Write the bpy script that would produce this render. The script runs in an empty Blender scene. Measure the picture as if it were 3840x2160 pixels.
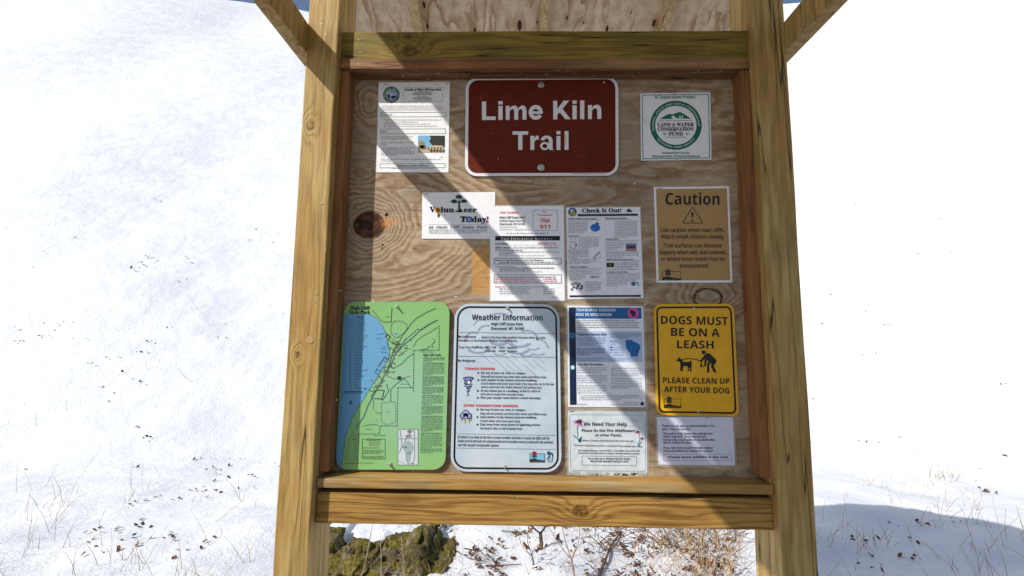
import bpy, bmesh, math, random
from mathutils import Vector, Matrix, noise
S = bpy.context.scene
C = S.collection
rng = random.Random(7)
IN = 0.0254
EYE = 63.0                                   # eye height above the snow, inches

# ------------------------------------------------------------------ camera
FPX, DIST = 1680.0, 50.7                      # focal length in photo pixels, inches from the eye to the notice board
yaw, pit, rol = map(math.radians, (-1.006, 6.324, .502))
_f = Vector((math.sin(yaw)*math.cos(pit), math.cos(yaw)*math.cos(pit), math.sin(pit)))
_r = Vector((math.cos(yaw), -math.sin(yaw), 0)); _u = _r.cross(_f)
_r, _u = _r*math.cos(rol)+_u*math.sin(rol), -_r*math.sin(rol)+_u*math.cos(rol)
cam = bpy.data.cameras.new('camera'); co = bpy.data.objects.new('camera', cam); C.objects.link(co)
m = Matrix((_r, _u, -_f)).transposed().to_4x4(); m.translation = Vector((0, -DIST*IN, EYE*IN))
co.matrix_world = m
cam.sensor_width = 36; cam.lens = FPX/3840*36; cam.clip_start = .02; cam.clip_end = 500
S.camera = co

# ------------------------------------------------------------------ light
SA, SB = 1.25, 1.35                           # the sun moves right and down by these for each unit it goes in
sv = Vector((SA, 1, -SB)).normalized()
sl = bpy.data.lights.new('sun', 'SUN'); sl.energy = 4.6; sl.angle = math.radians(.53); sl.color = (1, .93, .82)
so = bpy.data.objects.new('sun', sl); C.objects.link(so)
so.rotation_euler = sv.to_track_quat('-Z', 'Y').to_euler(); so.location = (-6, -5, 7)
W = bpy.data.worlds.new('World'); S.world = W; W.use_nodes = True
wt = W.node_tree; bgn = wt.nodes['Background']
sky = wt.nodes.new('ShaderNodeTexSky'); sky.sky_type = 'NISHITA'; sky.sun_disc = False
sky.sun_elevation = math.asin(-sv.z); sky.sun_rotation = math.atan2(-sv.x, -sv.y)
sky.air_density = 1.0; sky.dust_density = 1.0; sky.ozone_density = 1.0
wt.links.new(sky.outputs[0], bgn.inputs[0]); bgn.inputs[1].default_value = .11
S.view_settings.view_transform = 'Standard'; S.view_settings.look = 'None'
S.view_settings.exposure = .12; S.view_settings.gamma = 1
S.render.engine = 'CYCLES'; S.cycles.use_denoising = True; S.cycles.max_bounces = 8

# ------------------------------------------------------------------ helpers
def W3(x, y, z): return Vector((x*IN, y*IN, (z+EYE)*IN))
def at(px, py, Y=0.):                         # photo pixel -> point (inches, eye based) on the upright plane Y
    d = _r*((px-1920)/FPX) - _u*((py-1080)/FPX) + _f
    k = (DIST+Y)/d.y
    return Vector((d.x*k, Y, d.z*k))
def srgb(c): return tuple(((v/255)/12.92 if v/255 <= .04045 else ((v/255+.055)/1.055)**2.4) for v in c)

def tag(o, label=None, cat=None, group=None, kind=None):
    if label: o['label'] = label
    if cat: o['category'] = cat
    if group: o['group'] = group
    if kind: o['kind'] = kind
    return o
def empty(name, loc, label, cat, group=None):
    o = bpy.data.objects.new(name, None); C.objects.link(o); o.location = loc; o.empty_display_size = .05
    return tag(o, label, cat, group)
def mesh_obj(name, vs, fs, mats, parent=None, org=None, mi=None, smooth=False):
    me = bpy.data.meshes.new(name)
    if parent is not None and org is None: org = parent.location
    org = org or Vector((0, 0, 0))
    me.from_pydata([tuple(Vector(v)-org) for v in vs], [], fs)
    for mm in (mats if isinstance(mats, (list, tuple)) else [mats]): me.materials.append(mm)
    if mi: me.polygons.foreach_set('material_index', mi)
    if smooth: me.polygons.foreach_set('use_smooth', [True]*len(fs))
    me.update()
    o = bpy.data.objects.new(name, me); C.objects.link(o)
    if parent is not None: o.parent = parent
    else: o.location = org
    return o
def box(name, x0, x1, y0, y1, z0, z1, mat, parent, bev=.09, wob=0.0, seg=1):
    bm = bmesh.new(); bmesh.ops.create_cube(bm, size=1)
    for v in bm.verts:
        v.co = Vector(((x0+x1)/2+(x1-x0)*v.co.x, (y0+y1)/2+(y1-y0)*v.co.y, (z0+z1)/2+(z1-z0)*v.co.z))
    if seg > 1:
        L = [x1-x0, y1-y0, z1-z0]; a = L.index(max(L))
        es = [e for e in bm.edges if abs((e.verts[0].co-e.verts[1].co)[a]) > L[a]*.9]
        bmesh.ops.subdivide_edges(bm, edges=es, cuts=seg, use_grid_fill=True)
    if bev: bmesh.ops.bevel(bm, geom=list(bm.edges), offset=bev, segments=2, affect='EDGES', profile=.6, clamp_overlap=True)
    if wob:
        for v in bm.verts:
            n = noise.noise_vector(v.co*.08+Vector((x0, 5, z1)))*wob + noise.noise_vector(v.co*.5)*wob*.3
            v.co += n
    for v in bm.verts: v.co = W3(*v.co)-parent.location
    me = bpy.data.meshes.new(name); bm.to_mesh(me); bm.free(); me.materials.append(mat)
    o = bpy.data.objects.new(name, me); C.objects.link(o); o.parent = parent
    return o

class ND:                                     # tiny node-graph writer
    def __init__(s, name):
        s.m = bpy.data.materials.new(name); s.m.use_nodes = True; s.t = s.m.node_tree
        s.b = s.t.nodes['Principled BSDF']
    def set(s, sock, v):
        if hasattr(v, 'is_output'): s.t.links.new(v, sock)
        elif v is not None: sock.default_value = v
    def M(s, op, a, b=None, c=None, clamp=False):
        n = s.t.nodes.new('ShaderNodeMath'); n.operation = op; n.use_clamp = clamp
        for k, v in enumerate((a, b, c)): s.set(n.inputs[k], v)
        return n.outputs[0]
    def xyz(s, x, y, z):
        n = s.t.nodes.new('ShaderNodeCombineXYZ')
        for k, v in enumerate((x, y, z)): s.set(n.inputs[k], v)
        return n.outputs[0]
    def coords(s):                             # object coordinates in inches
        tc = s.t.nodes.new('ShaderNodeTexCoord'); sp = s.t.nodes.new('ShaderNodeSeparateXYZ')
        s.t.links.new(tc.outputs['Object'], sp.inputs[0])
        return [s.M('MULTIPLY', o, 1/IN) for o in sp.outputs]
    def noise(s, vec, scale, detail=3, rough=.5, col=False):
        n = s.t.nodes.new('ShaderNodeTexNoise'); s.set(n.inputs['Vector'], vec)
        n.inputs['Scale'].default_value = scale; n.inputs['Detail'].default_value = detail; n.inputs['Roughness'].default_value = rough
        return n.outputs[1 if col else 0]
    def mix(s, f, a, b, mode='MIX'):
        n = s.t.nodes.new('ShaderNodeMix'); n.data_type = 'RGBA'; n.blend_type = mode
        s.set(n.inputs[0], f); s.set(n.inputs[6], (*a, 1) if isinstance(a, tuple) else a); s.set(n.inputs[7], (*b, 1) if isinstance(b, tuple) else b)
        return n.outputs[2]
    def mix_f(s, f, a, b): return s.M('ADD', s.M('MULTIPLY', a, s.M('SUBTRACT', 1., f)), s.M('MULTIPLY', b, f))
    def step(s, v, a, b):                      # smooth 0..1 as v goes a..b
        n = s.t.nodes.new('ShaderNodeMapRange'); n.interpolation_type = 'SMOOTHSTEP'
        s.set(n.inputs[0], v); n.inputs[1].default_value = a; n.inputs[2].default_value = b
        return n.outputs[0]
    def bump(s, h, dist, strength=1.):
        n = s.t.nodes.new('ShaderNodeBump'); n.inputs['Distance'].default_value = dist; n.inputs['Strength'].default_value = strength
        s.set(n.inputs['Height'], h); s.t.links.new(n.outputs[0], s.b.inputs['Normal'])
    def out(s, col, rough=.6, spec=.3):
        s.set(s.b.inputs['Base Color'], (*col, 1) if isinstance(col, tuple) else col)
        s.set(s.b.inputs['Roughness'], rough); s.b.inputs['Specular IOR Level'].default_value = spec
        return s.m
    def gauss(s, u, v, u0, v0, su, sv_):
        a = s.M('DIVIDE', s.M('SUBTRACT', u, u0), su); b = s.M('DIVIDE', s.M('SUBTRACT', v, v0), sv_)
        return s.M('EXPONENT', s.M('MULTIPLY', s.M('ADD', s.M('MULTIPLY', a, a), s.M('MULTIPLY', b, b)), -1))

def lumber(name, light, dark, axis, warm=None, freq=.55, knots=(), seed=0., rough=.62, contrast=.7, cracks=True):
    n = ND(name); c = n.coords(); k = 'XYZ'.index(axis)
    u = c[k]; v, w = [c[i] for i in range(3) if i != k]
    if axis == 'X': v, w = c[2], c[1]
    lo = n.noise(n.xyz(n.M('MULTIPLY', u, .05), n.M('MULTIPLY', v, .5), n.M('ADD', n.M('MULTIPLY', w, .5), seed)), 1, 3)
    h = n.M('ADD', n.M('ADD', n.M('MULTIPLY', v, freq), n.M('MULTIPLY', w, freq*.8)), n.M('MULTIPLY', lo, 4.5))
    kn = None
    for (ku, kv, r) in knots:
        g = n.gauss(u, v, ku, kv, r*2.6, r*1.7); h = n.M('ADD', h, n.M('MULTIPLY', g, 2.6))
        core = n.step(n.M('ADD', n.gauss(u, v, ku, kv, r*1.1, r*.85), n.M('MULTIPLY', n.noise(n.xyz(u, v, seed), 1.3, 3), .35)), .40, .62)
        kn = core if kn is None else n.M('MAXIMUM', kn, core)
    ring = n.M('ADD', n.M('MULTIPLY', n.M('SINE', n.M('MULTIPLY', h, 6.283)), .5), .5)
    ring = n.M('POWER', ring, 2.2)
    fine = n.noise(n.xyz(n.M('MULTIPLY', u, .14), n.M('MULTIPLY', n.M('ADD', v, n.M('MULTIPLY', lo, 1.5)), 3.4), n.M('MULTIPLY', w, 3.4)), 1, 5, .68)
    spk = n.noise(n.xyz(n.M('MULTIPLY', u, .8), n.M('MULTIPLY', v, 2.2), n.M('ADD', n.M('MULTIPLY', w, 2.2), seed+9)), 1, 5, .7)
    t = n.M('ADD', n.M('MULTIPLY', ring, .62*contrast), n.M('MULTIPLY', n.step(fine, .40, .66), .6*contrast), )
    col = n.mix(t, light, dark)
    if warm: col = n.mix(n.step(n.noise(n.xyz(n.M('MULTIPLY', u, .09), n.M('MULTIPLY', v, .3), n.M('ADD', w, seed+3)), 1, 2), .42, .62), col, n.mix(t, warm, dark))
    col = n.mix(n.M('MULTIPLY', n.step(spk, .62, .78), .55), col, tuple(d*.4 for d in dark))
    col = n.mix(n.M('MULTIPLY', n.step(spk, .36, .22), .3), col, (.5, .46, .38))
    if kn is not None:
        kc_ = n.mix(n.step(n.noise(n.xyz(u, v, w), 2.2, 4, .7), .4, .6), tuple(d*.35 for d in dark), tuple(d*1.3 for d in dark)); col = n.mix(n.M('MULTIPLY', kn, .88), col, kc_)
    if cracks:
        cr = n.noise(n.xyz(n.M('MULTIPLY', u, .02), n.M('MULTIPLY', v, .55), n.M('ADD', n.M('MULTIPLY', w, .5), seed+20)), 1, 2)
        cr = n.step(n.M('ABSOLUTE', n.M('SUBTRACT', cr, .5)), .011, .0)
        brk = n.step(n.noise(n.xyz(n.M('MULTIPLY', u, .06), v, w), .4, 1), .44, .5)
        cr = n.M('MULTIPLY', cr, brk); col = n.mix(n.M('MULTIPLY', cr, .9), col, (.02, .012, .006))
    blot = n.noise(n.xyz(n.M('MULTIPLY', u, .12), n.M('MULTIPLY', v, .4), n.M('ADD', w, seed+40)), 1, 4, .6)
    col = n.mix(n.M('MULTIPLY', n.step(blot, .5, .72), .45), col, tuple(d*.8 for d in dark))
    n.bump(n.M('SUBTRACT', n.M('MULTIPLY', fine, -1), n.M('MULTIPLY', ring, .3)), .002, .9)
    return n.out(col, rough, .25)

# wood
M_post = lumber('post_wood', (.50, .36, .14), (.27, .165, .05), 'Z', warm=(.44, .27, .085), freq=.7, seed=2, contrast=.78, knots=[(at(1163, 470, -3.3).z+63, at(1163, 470, -3.3).x, .55), (30., 27.5, .5), (61., -23.4, .35)])
M_top = lumber('green_treated_wood', (.30, .205, .035), (.13, .075, .015), 'X', warm=(.20, .17, .035), freq=.7, seed=5, knots=[(at(1535, 186, -2.1).x, 96.1, .85), (at(1530, 140, -2.1).x, 97.9, .4), (12., 94.8, .3)], contrast=.8)
M_trim = lumber('red_brown_trim_wood', (.31, .145, .052), (.15, .062, .022), 'Z', freq=.5, seed=1, cracks=False)
M_trimx = lumber('weathered_trim_wood', (.34, .19, .09), (.14, .07, .032), 'X', warm=(.24, .10, .04), freq=.6, seed=11)
M_shelf = lumber('ledge_wood', (.42, .25, .075), (.24, .12, .028), 'X', warm=(.38, .29, .15), freq=.6, seed=14)
M_low = lumber('golden_rail_wood', (.43, .25, .068), (.20, .095, .02), 'X', freq=1.5, seed=8, knots=[(at(2178, 1928, -2.15).x, 45.3, .75)], contrast=1.0)
M_raft = lumber('rafter_wood', (.58, .44, .25), (.36, .22, .10), 'Y', freq=.5, seed=4)

def knot_noise(n, u, v, seed, su, sv_):
    return n.noise(n.xyz(n.M('MULTIPLY', u, su), n.M('MULTIPLY', v, sv_), seed), 1, 3, .5)

KB = at(1385, 843)                            # the big knot in the board
def board_mat():
    n = ND('plywood_board_wood'); x, y, z = n.coords()
    u = x; v = n.M('SUBTRACT', z, EYE)
    ku, kv = KB.x, KB.z
    lo = knot_noise(n, u, v, 3.1, .035, .11)
    wv = knot_noise(n, u, v, 7.7, .22, .45)
    h = n.M('ADD', n.M('MULTIPLY', lo, 12), n.M('MULTIPLY', wv, 1.5))
    h = n.M('ADD', h, n.M('MULTIPLY', v, .14))
    g = n.gauss(u, v, ku+1.2, kv-.3, 6.2, 5.2)
    far = n.M('SUBTRACT', 1, n.M('MULTIPLY', g, .9))
    du = n.M('DIVIDE', n.M('SUBTRACT', u, ku), 1.15); dv = n.M('SUBTRACT', v, kv)
    r = n.M('SQRT', n.M('ADD', n.M('MULTIPLY', du, du), n.M('MULTIPLY', dv, dv)))
    rr_ = n.M('ADD', n.M('MULTIPLY', r, 2.9), n.M('MULTIPLY', n.noise(n.xyz(u, v, 4.), .35, 2), 4.2))
    h = n.M('ADD', n.M('MULTIPLY', h, far), n.M('MULTIPLY', rr_, n.M('POWER', g, .7)))
    for (a, b, su, s2, A) in ((at(2655, 1115).x, at(2655, 1115).z, 3.2, 2.4, 5), (-18.3, 27.5, 1.6, 2.2, 3), (-19, 19.5, 2.0, 1.6, 3.5), (3.5, 16.4, 5, 1.2, 2), (20, 27.6, 3, 2, 2)):
        h = n.M('ADD', h, n.M('MULTIPLY', n.gauss(u, v, a, b, su, s2), A))
    saw = n.M('FRACT', h)
    band = n.mix_f(g, n.M('MULTIPLY', n.step(saw, .05, .75), n.step(saw, 1., .8)), n.M('MULTIPLY', n.step(saw, .3, .7), n.step(saw, 1., .85)))
    band = n.M('MULTIPLY', band, n.M('MAXIMUM', n.M('MULTIPLY', g, .95), n.step(n.noise(n.xyz(n.M('MULTIPLY', u, .06), n.M('MULTIPLY', v, .16), 31.), 1, 3), .3, .52)))
    fine = n.noise(n.xyz(n.M('MULTIPLY', u, .55), n.M('MULTIPLY', v, 9), 0.), 1, 5, .7)
    mott = n.noise(n.xyz(n.M('MULTIPLY', u, .8), n.M('MULTIPLY', v, 1.6), 12.), 1, 5, .62)
    col = n.mix(n.step(mott, .32, .66), (.50, .385, .25), (.36, .285, .20))
    grey = n.step(n.noise(n.xyz(n.M('MULTIPLY', u, .055), n.M('MULTIPLY', v, .12), 22.), 1, 3), .44, .64)
    col = n.mix(n.M('MULTIPLY', grey, .55), col, (.26, .235, .21))
    col = n.mix(n.M('MULTIPLY', n.M('MULTIPLY', band, n.step(mott, .12, .55)), .8), col, n.mix(mott, (.29, .155, .072), (.18, .10, .052)))
    # the strip that a notice once covered, still unweathered
    p, q = at(1772, 925), at(1845, 1106)
    mk = n.M('MULTIPLY', n.M('MULTIPLY', n.step(u, p.x-.12, p.x+.12), n.step(u, q.x+.1, q.x-.1)), n.M('MULTIPLY', n.step(v, p.z+.8, p.z-.8), n.step(v, q.z-.08, q.z+.08)))
    col = n.mix(n.M('MULTIPLY', mk, .75), col, n.mix(fine, (.60, .33, .09), (.48, .23, .05)))
    col = n.mix(n.M('MULTIPLY', n.step(fine, .56, .76), .42), col, (.10, .06, .03))
    col = n.mix(n.M('MULTIPLY', n.step(fine, .40, .26), .35), col, (.56, .48, .38))
    st2 = n.noise(n.xyz(n.M('MULTIPLY', u, .22), n.M('MULTIPLY', v, 3.6), 3.), 1, 4, .7)
    col = n.mix(n.M('MULTIPLY', n.step(st2, .52, .7), .5), col, (.20, .125, .075)); col = n.mix(n.M('MULTIPLY', n.step(st2, .46, .3), .3), col, (.52, .43, .33))
    # knots: a dark core with a hard rim
    core = n.step(n.M('ADD', r, n.M('MULTIPLY', n.noise(n.xyz(u, v, 1.), .9, 3), .5)), 2.0, 1.8)
    ccol = n.mix(n.step(n.noise(n.xyz(u, v, 5.), 1.1, 4), .42, .62), (.035, .016, .008), (.11, .05, .026))
    col = n.mix(core, col, ccol)
    og = n.M('MULTIPLY', n.gauss(u, v, ku+2.35, kv+.25, 1.0, .65), n.step(n.noise(n.xyz(u, v, 8.), 2.4, 3), .42, .58))
    col = n.mix(n.M('MULTIPLY', og, 1.0), col, (.62, .25, .08))
    for (a, b, s_) in ((at(1450, 805), .16, 0), (at(1435, 918), .1, 0), (at(1433, 930), .07, 0)):
        col = n.mix(n.step(n.gauss(u, v, a.x, a.z, b*1.5, b*1.5), .3, .6), col, (.015, .008, .005))
    q2 = at(2655, 1118)
    e = n.M('SQRT', n.M('ADD', n.M('POWER', n.M('DIVIDE', n.M('SUBTRACT', u, q2.x), 1.45), 2.), n.M('POWER', n.M('SUBTRACT', v, q2.z), 2.)))
    e = n.M('ABSOLUTE', n.M('SUBTRACT', n.M('ADD', e, n.M('MULTIPLY', n.noise(n.xyz(u, v, 2.), 1.6, 3), .35)), 1.25))
    col = n.mix(n.M('MULTIPLY', n.step(e, .16, .04), .85), col, (.02, .012, .008))
    # splits across the sheet
    for (px, py, L) in ((1480, 706, 2.6), (1520, 790, 2.4), (1310, 856, .8), (1580, 792, 1.5)):
        a = at(px, py)
        ln = n.M('MULTIPLY', n.step(n.M('ABSOLUTE', n.M('SUBTRACT', v, n.M('ADD', a.z, n.M('MULTIPLY', n.noise(n.xyz(u, 0., 0.), .8, 2), .1)))), .05, .01), n.step(n.M('ABSOLUTE', n.M('SUBTRACT', u, a.x)), L, L*.8))
        col = n.mix(n.M('MULTIPLY', ln, .7), col, (.05, .025, .012))
    # grime along the foot of the sheet
    gr = n.M('MULTIPLY', n.step(v, -10.5, -15.), n.step(n.noise(n.xyz(n.M('MULTIPLY', u, .35), n.M('MULTIPLY', v, .6), 17.), 1, 4), .4, .62))
    col = n.mix(n.M('MULTIPLY', gr, .6), col, (.085, .085, .075))
    n.bump(n.M('SUBTRACT', fine, n.M('MULTIPLY', band, .35)), .0015, .7)
    return n.out(col, .7, .2)
M_board = board_mat()

def soffit_mat():
    n = ND('roof_plywood'); x, y, z = n.coords()
    lo = n.noise(n.xyz(n.M('MULTIPLY', x, .10), n.M('MULTIPLY', y, .03), 3.), 1, 3, .5)
    wv = n.noise(n.xyz(n.M('MULTIPLY', x, .3), n.M('MULTIPLY', y, .14), 6.), 1, 3)
    h = n.M('ADD', n.M('MULTIPLY', lo, 11), n.M('MULTIPLY', wv, 2.4))
    saw = n.M('FRACT', h)
    band = n.M('MULTIPLY', n.M('MULTIPLY', n.step(saw, .45, .88), n.step(saw, 1., .92)), n.step(n.noise(n.xyz(n.M('MULTIPLY', x, .2), n.M('MULTIPLY', y, .12), 50.), 1, 3), .38, .58))
    mott = n.noise(n.xyz(x, y, 2.), .5, 5, .65)
    col = n.mix(n.step(mott, .35, .65), (.70, .58, .44), (.52, .40, .28))
    col = n.mix(n.M('MULTIPLY', band, .8), col, (.34, .19, .09))
    dark = n.step(n.noise(n.xyz(n.M('MULTIPLY', x, .6), n.M('MULTIPLY', y, .35), 9.), .8, 3, .6), .68, .74)
    col = n.mix(n.M('MULTIPLY', dark, .9), col, (.03, .017, .01))
    for (px, py, k_) in ((1948, 95, .42), (2276, 108, .26), (2452, 86, .3), (1603, 98, .24), (1590, 18, .26), (1781, 116, .26), (2126, 68, .16)):
        Y_ = 30.
        for _ in range(30):
            q_ = at(px, py, Y_); Y_ = .5*Y_+.5*(15.5+(71.96-q_.z)/.65)
        g_ = n.step(n.M('ADD', n.gauss(x, y, q_.x, Y_, k_*1.2, k_*2.2), n.M('MULTIPLY', n.noise(n.xyz(x, y, 1.), 1.5, 3), .25)), .45, .7)
        hl = n.step(n.gauss(x, y, q_.x, Y_, k_*3.4, k_*5.5), .2, .7)
        col = n.mix(n.M('MULTIPLY', hl, .35), col, (.36, .20, .10)); col = n.mix(n.M('MULTIPLY', g_, .95), col, (.025, .014, .008))
    sp = n.step(n.noise(n.xyz(x, y, 5.), 1.7, 4, .7), .66, .74)
    col = n.mix(n.M('MULTIPLY', sp, .7), col, (.05, .03, .02))
    n.bump(n.noise(n.xyz(n.M('MULTIPLY', x, 6), n.M('MULTIPLY', y, .6), 0.), 1, 3), .001, .5)
    return n.out(col, .75, .15)
M_soffit = soffit_mat()
def plain(name, col, rough=.5, metal=0., spec=.4, vary=.0, vs=3.):
    n = ND(name)
    if vary:
        x, y, z = n.coords(); f = n.noise(n.xyz(x, y, z), vs, 4, .6)
        n.out(n.mix(n.step(f, .3, .7), tuple(c*(1-vary) for c in col), tuple(min(1, c*(1+vary)) for c in col)), rough, spec)
    else: n.out(tuple(col), rough, spec)
    n.b.inputs['Metallic'].default_value = metal
    return n.m
M_shingle = plain('roof_shingle', (.06, .055, .05), .9, vary=.3)
M_zinc = plain('zinc_bolt', (.50, .50, .48), .38, .8, vary=.35, vs=9)
M_nail = plain('grey_nail', (.42, .40, .36), .45, .6)
M_staple = plain('dark_staple', (.08, .075, .07), .5, .5)

# ------------------------------------------------------------------ snow ground: one sheet, rising into the snowy bank behind
def ground_h(x, y):                            # metres
    s = y + .25*abs(x) - 5.2
    h = 0.
    if s > 0:
        k = min(s, 25.)
        h = 1.08*(k*k/(k+1.6))*(1-.12*max(0, (k-18)/7)**2)
        h += .25*min(1, s/4)*noise.noise(Vector((x*.25, y*.25, 3)))*2
    amp = 1.
    h += .05*noise.noise(Vector((x*.7, y*.7, 0))) + .06*noise.noise(Vector((x*2.0, y*2.0, 5))) + .016*noise.noise(Vector((x*6, y*6, 9)))
    bx, by = (x+1.15)/.95, (y-2.75)/.5         # drift against the boulder
    h += .02*math.exp(-(bx*bx+by*by))
    return h - .02
def snow_mat():
    n = ND('snow'); x, y, z = n.coords()
    a = n.noise(n.xyz(x, y, z), .05, 4); b = n.noise(n.xyz(x, y, z), 1.1, 4, .6)
    col = n.mix(n.step(a, .35, .65), (.63, .665, .735), (.71, .73, .765))
    dirt = n.step(n.noise(n.xyz(x, y, 3.), 2.2, 5, .75), .70, .78)
    col = n.mix(n.M('MULTIPLY', dirt, .35), col, (.42, .36, .28))
    n.bump(n.M('ADD', b, n.M('MULTIPLY', n.noise(n.xyz(x, y, z), .12, 3), 3)), .012, .8)
    return n.out(col, .55, .3)
M_snow = snow_mat()
def axis_pts(n, near, far, c=0.):
    out = []
    for i in range(n+1):
        t = 2*i/n-1; out.append(c + near*t*(1-abs(t)**3) + (far*abs(t)**3)*(1 if t > 0 else -1))
    return out
xs = axis_pts(230, 7., 70.); ys = axis_pts(230, 7., 70., 3.)
vs = [(x, y, ground_h(x, y)) for y in ys for x in xs]; N_ = len(xs)
fs = [(j*N_+i, j*N_+i+1, (j+1)*N_+i+1, (j+1)*N_+i) for j in range(len(ys)-1) for i in range(N_-1)]
tag(mesh_obj('snow_ground', vs, fs, M_snow, smooth=True), 'white snow cover on the ground and the bank behind the kiosk', kind='structure')

n = ND('gravel'); _x, _y, _z = n.coords()  # dark ground sheet, out of view, added to cut light bounced off the snow
n.out(n.mix(n.step(n.noise(n.xyz(_x, _y, _z), .4, 5, .7), .35, .65), (.05, .042, .036), (.12, .105, .09)), .9, .1)
pxs = [-9+18*i/30 for i in range(31)]; pys = [-9+8.75*i/20 for i in range(21)]
pv = [(x, y+(.08*noise.noise(Vector((x, y, 2))) if y > -1 else 0), ground_h(x, y)+.02) for y in pys for x in pxs]
tag(mesh_obj('bounce_cut_ground', pv, [(j*31+i, j*31+i+1, (j+1)*31+i+1, (j+1)*31+i) for j in range(20) for i in range(30)], n.m, smooth=True), 'unseen dark gravel sheet added in front of the kiosk to cut snow bounce', kind='structure')

# ------------------------------------------------------------------ kiosk
K = empty('information_kiosk', Vector((0, 0, 0)), 'wooden trail information kiosk with a roof and a plywood notice board', 'kiosk')
PD = -3.3                                      # front of the posts
XL, XR = -21.05, 26.1
ZG = -EYE-8
def roof_z(y): return 67.7+.275*y if y < 15.5 else 71.96-.65*(y-15.5)
box('post', XL-3.5, XL, PD, 1.9, ZG, 65.0, M_post, K, .14, .10, 24)
box('post', XR, XR+3.5, PD, 1.9, ZG, 65.0, M_post, K, .14, .10, 24)
for x0 in (XL-3.5, XR): box('post', x0, x0+3.5, -67, -63.5, ZG, 46.5, M_post, K, .14)
for x0 in (XL-5.0, XR+3.5): box('side_beam', x0, x0+1.5, -68, 3.5, 32.2, 35.7, M_post, K, .1)
box('plywood_board', XL+.02, XR-.02, 0, .6, -18.0, 33.2, M_board, K, 0)
box('top_rail', XL, XR, -2.1, -.02, 32.05, 35.5, M_top, K, .10, .05, 24)
box('trim_strip', XL, XR, -2.3, -.02, 30.75, 31.98, M_trimx, K, .07, .05, 24)
box('trim_strip', XL, XL+1.0, -2.0, -.02, -14.2, 30.7, M_trim, K, .07, .03, 24)
box('trim_strip', XR-1.0, XR, -2.0, -.02, -14.2, 30.7, M_trim, K, .07, .03, 24)
box('ledge', XL, XR, -2.6, -.02, -15.68, -14.72, M_shelf, K, .16, .06, 24)
box('lower_rail', XL, XR, -2.15, -.65, -19.3, -16.2, M_low, K, .12, .06, 24)
box('backing_strip', XL, XR, -.6, -.03, -18.6, -15.72, M_trimx, K, .05)

def slab(name, x0, x1, y0, y1, d0, d1, mat):    # follows one roof slope, d = depth below and above the slope line
    v = [W3(x, y, roof_z(min(max(y, -90), 90))+d) for x in (x0, x1) for y in (y0, y1) for d in (d0, d1)]
    f = [(0, 1, 3, 2), (4, 6, 7, 5), (0, 4, 5, 1), (2, 3, 7, 6), (0, 2, 6, 4), (1, 5, 7, 3)]
    return mesh_obj(name, v, f, mat, K)
XA, XB = -40., 44.
for (ya, yb) in ((-66., 15.49), (15.5, 46.)):
    slab('roof_panel', XA, XB, ya, yb, 0, .6, M_soffit)
    slab('roof_covering', XA-.6, XB+.6, ya-(.6 if ya < 0 else 0), yb+(.6 if ya > 0 else 0), .62, .95, M_shingle)
rx = [at(1556, 60, 28.).x+.2, at(2042, 60, 28.).x, at(2506, 60, 28.).x]
d = (rx[2]-rx[0])/2
allr = [rx[0]-d*.75, rx[0], rx[1], rx[2], rx[2]+d*.8]
for x in allr:
    slab('rafter', x-.75, x+.75, -64., 15.2, -3.5, -.03, M_raft)
    slab('rafter', x-.75, x+.75, 15.8, 44., -3.5, -.03, M_raft)
box('ridge_board', XA+2, XB-2, 14.9, 16.1, 66.8, 71.0, M_raft, K, .05)
def disc(name, p, r, y0, y1, mat, parent, seg=12, dome=0., org=None):
    vs, fs = [], []
    for k in range(seg):
        a = 2*math.pi*k/seg; vs.append(W3(p.x+r*math.cos(a), y0, p.z+r*math.sin(a)))
    for k in range(seg):
        a = 2*math.pi*k/seg; vs.append(W3(p.x+r*.82*math.cos(a), y1, p.z+r*.82*math.sin(a)))
    vs.append(W3(p.x, y1-dome, p.z))
    for k in range(seg):
        j = (k+1) % seg; fs += [(k, j, seg+j, seg+k), (seg+k, seg+j, 2*seg)]
    return mesh_obj(name, vs, fs, mat, parent, org)
kn = ND('knot_wood'); _x, _y, _z = kn.coords()
kc = at(1163, 1275, PD)
_rr = kn.M('SQRT', kn.M('ADD', kn.M('POWER', kn.M('SUBTRACT', _x, kc.x), 2.), kn.M('POWER', kn.M('SUBTRACT', _z, kc.z+EYE), 2.)))
kn.out(kn.mix(kn.step(kn.M('SINE', kn.M('ADD', kn.M('MULTIPLY', _rr, 32), kn.M('MULTIPLY', kn.noise(kn.xyz(_x, _y, _z), 4., 3), 6))), -.6, .8), (.52, .36, .2), (.34, .17, .08)), .6)
disc('knot', kc, .48, PD+.05, PD-.05, kn.m, K, 16)
for (px, py) in ((1209, 763), (1184, 1131), (1186, 1104)):
    p = at(px, py, PD); disc('nail', p, .1, PD+.02, PD-.05, M_nail, K, 8)
for (px, py, y_) in ((1422, 1936, -2.15), (1942, 1868, -2.15), (1186, 1836, -2.6), (2067, 1787, -2.6)):
    p = at(px, py, y_); disc('nail', p, .09, y_+.02, y_-.04, M_nail, K, 8)
for (px, py, y_) in ((1345, 150, -2.1), (1350, 196, -2.1), (1345, 241, -2.3), (2660, 242, -2.3), (2655, 190, -2.1), (1252, 1810, -2.6), (1245, 1905, -2.15), (1250, 1936, -2.15), (2640, 1940, -2.15), (1290, 560, -2.0), (1275, 1090, -2.0), (1262, 1500, -2.0), (1206, 90, PD), (1222, 128, PD)):
    p = at(px, py, y_); disc('nail', p, .085, y_+.02, y_-.03, M_nail, K, 8)
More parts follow.
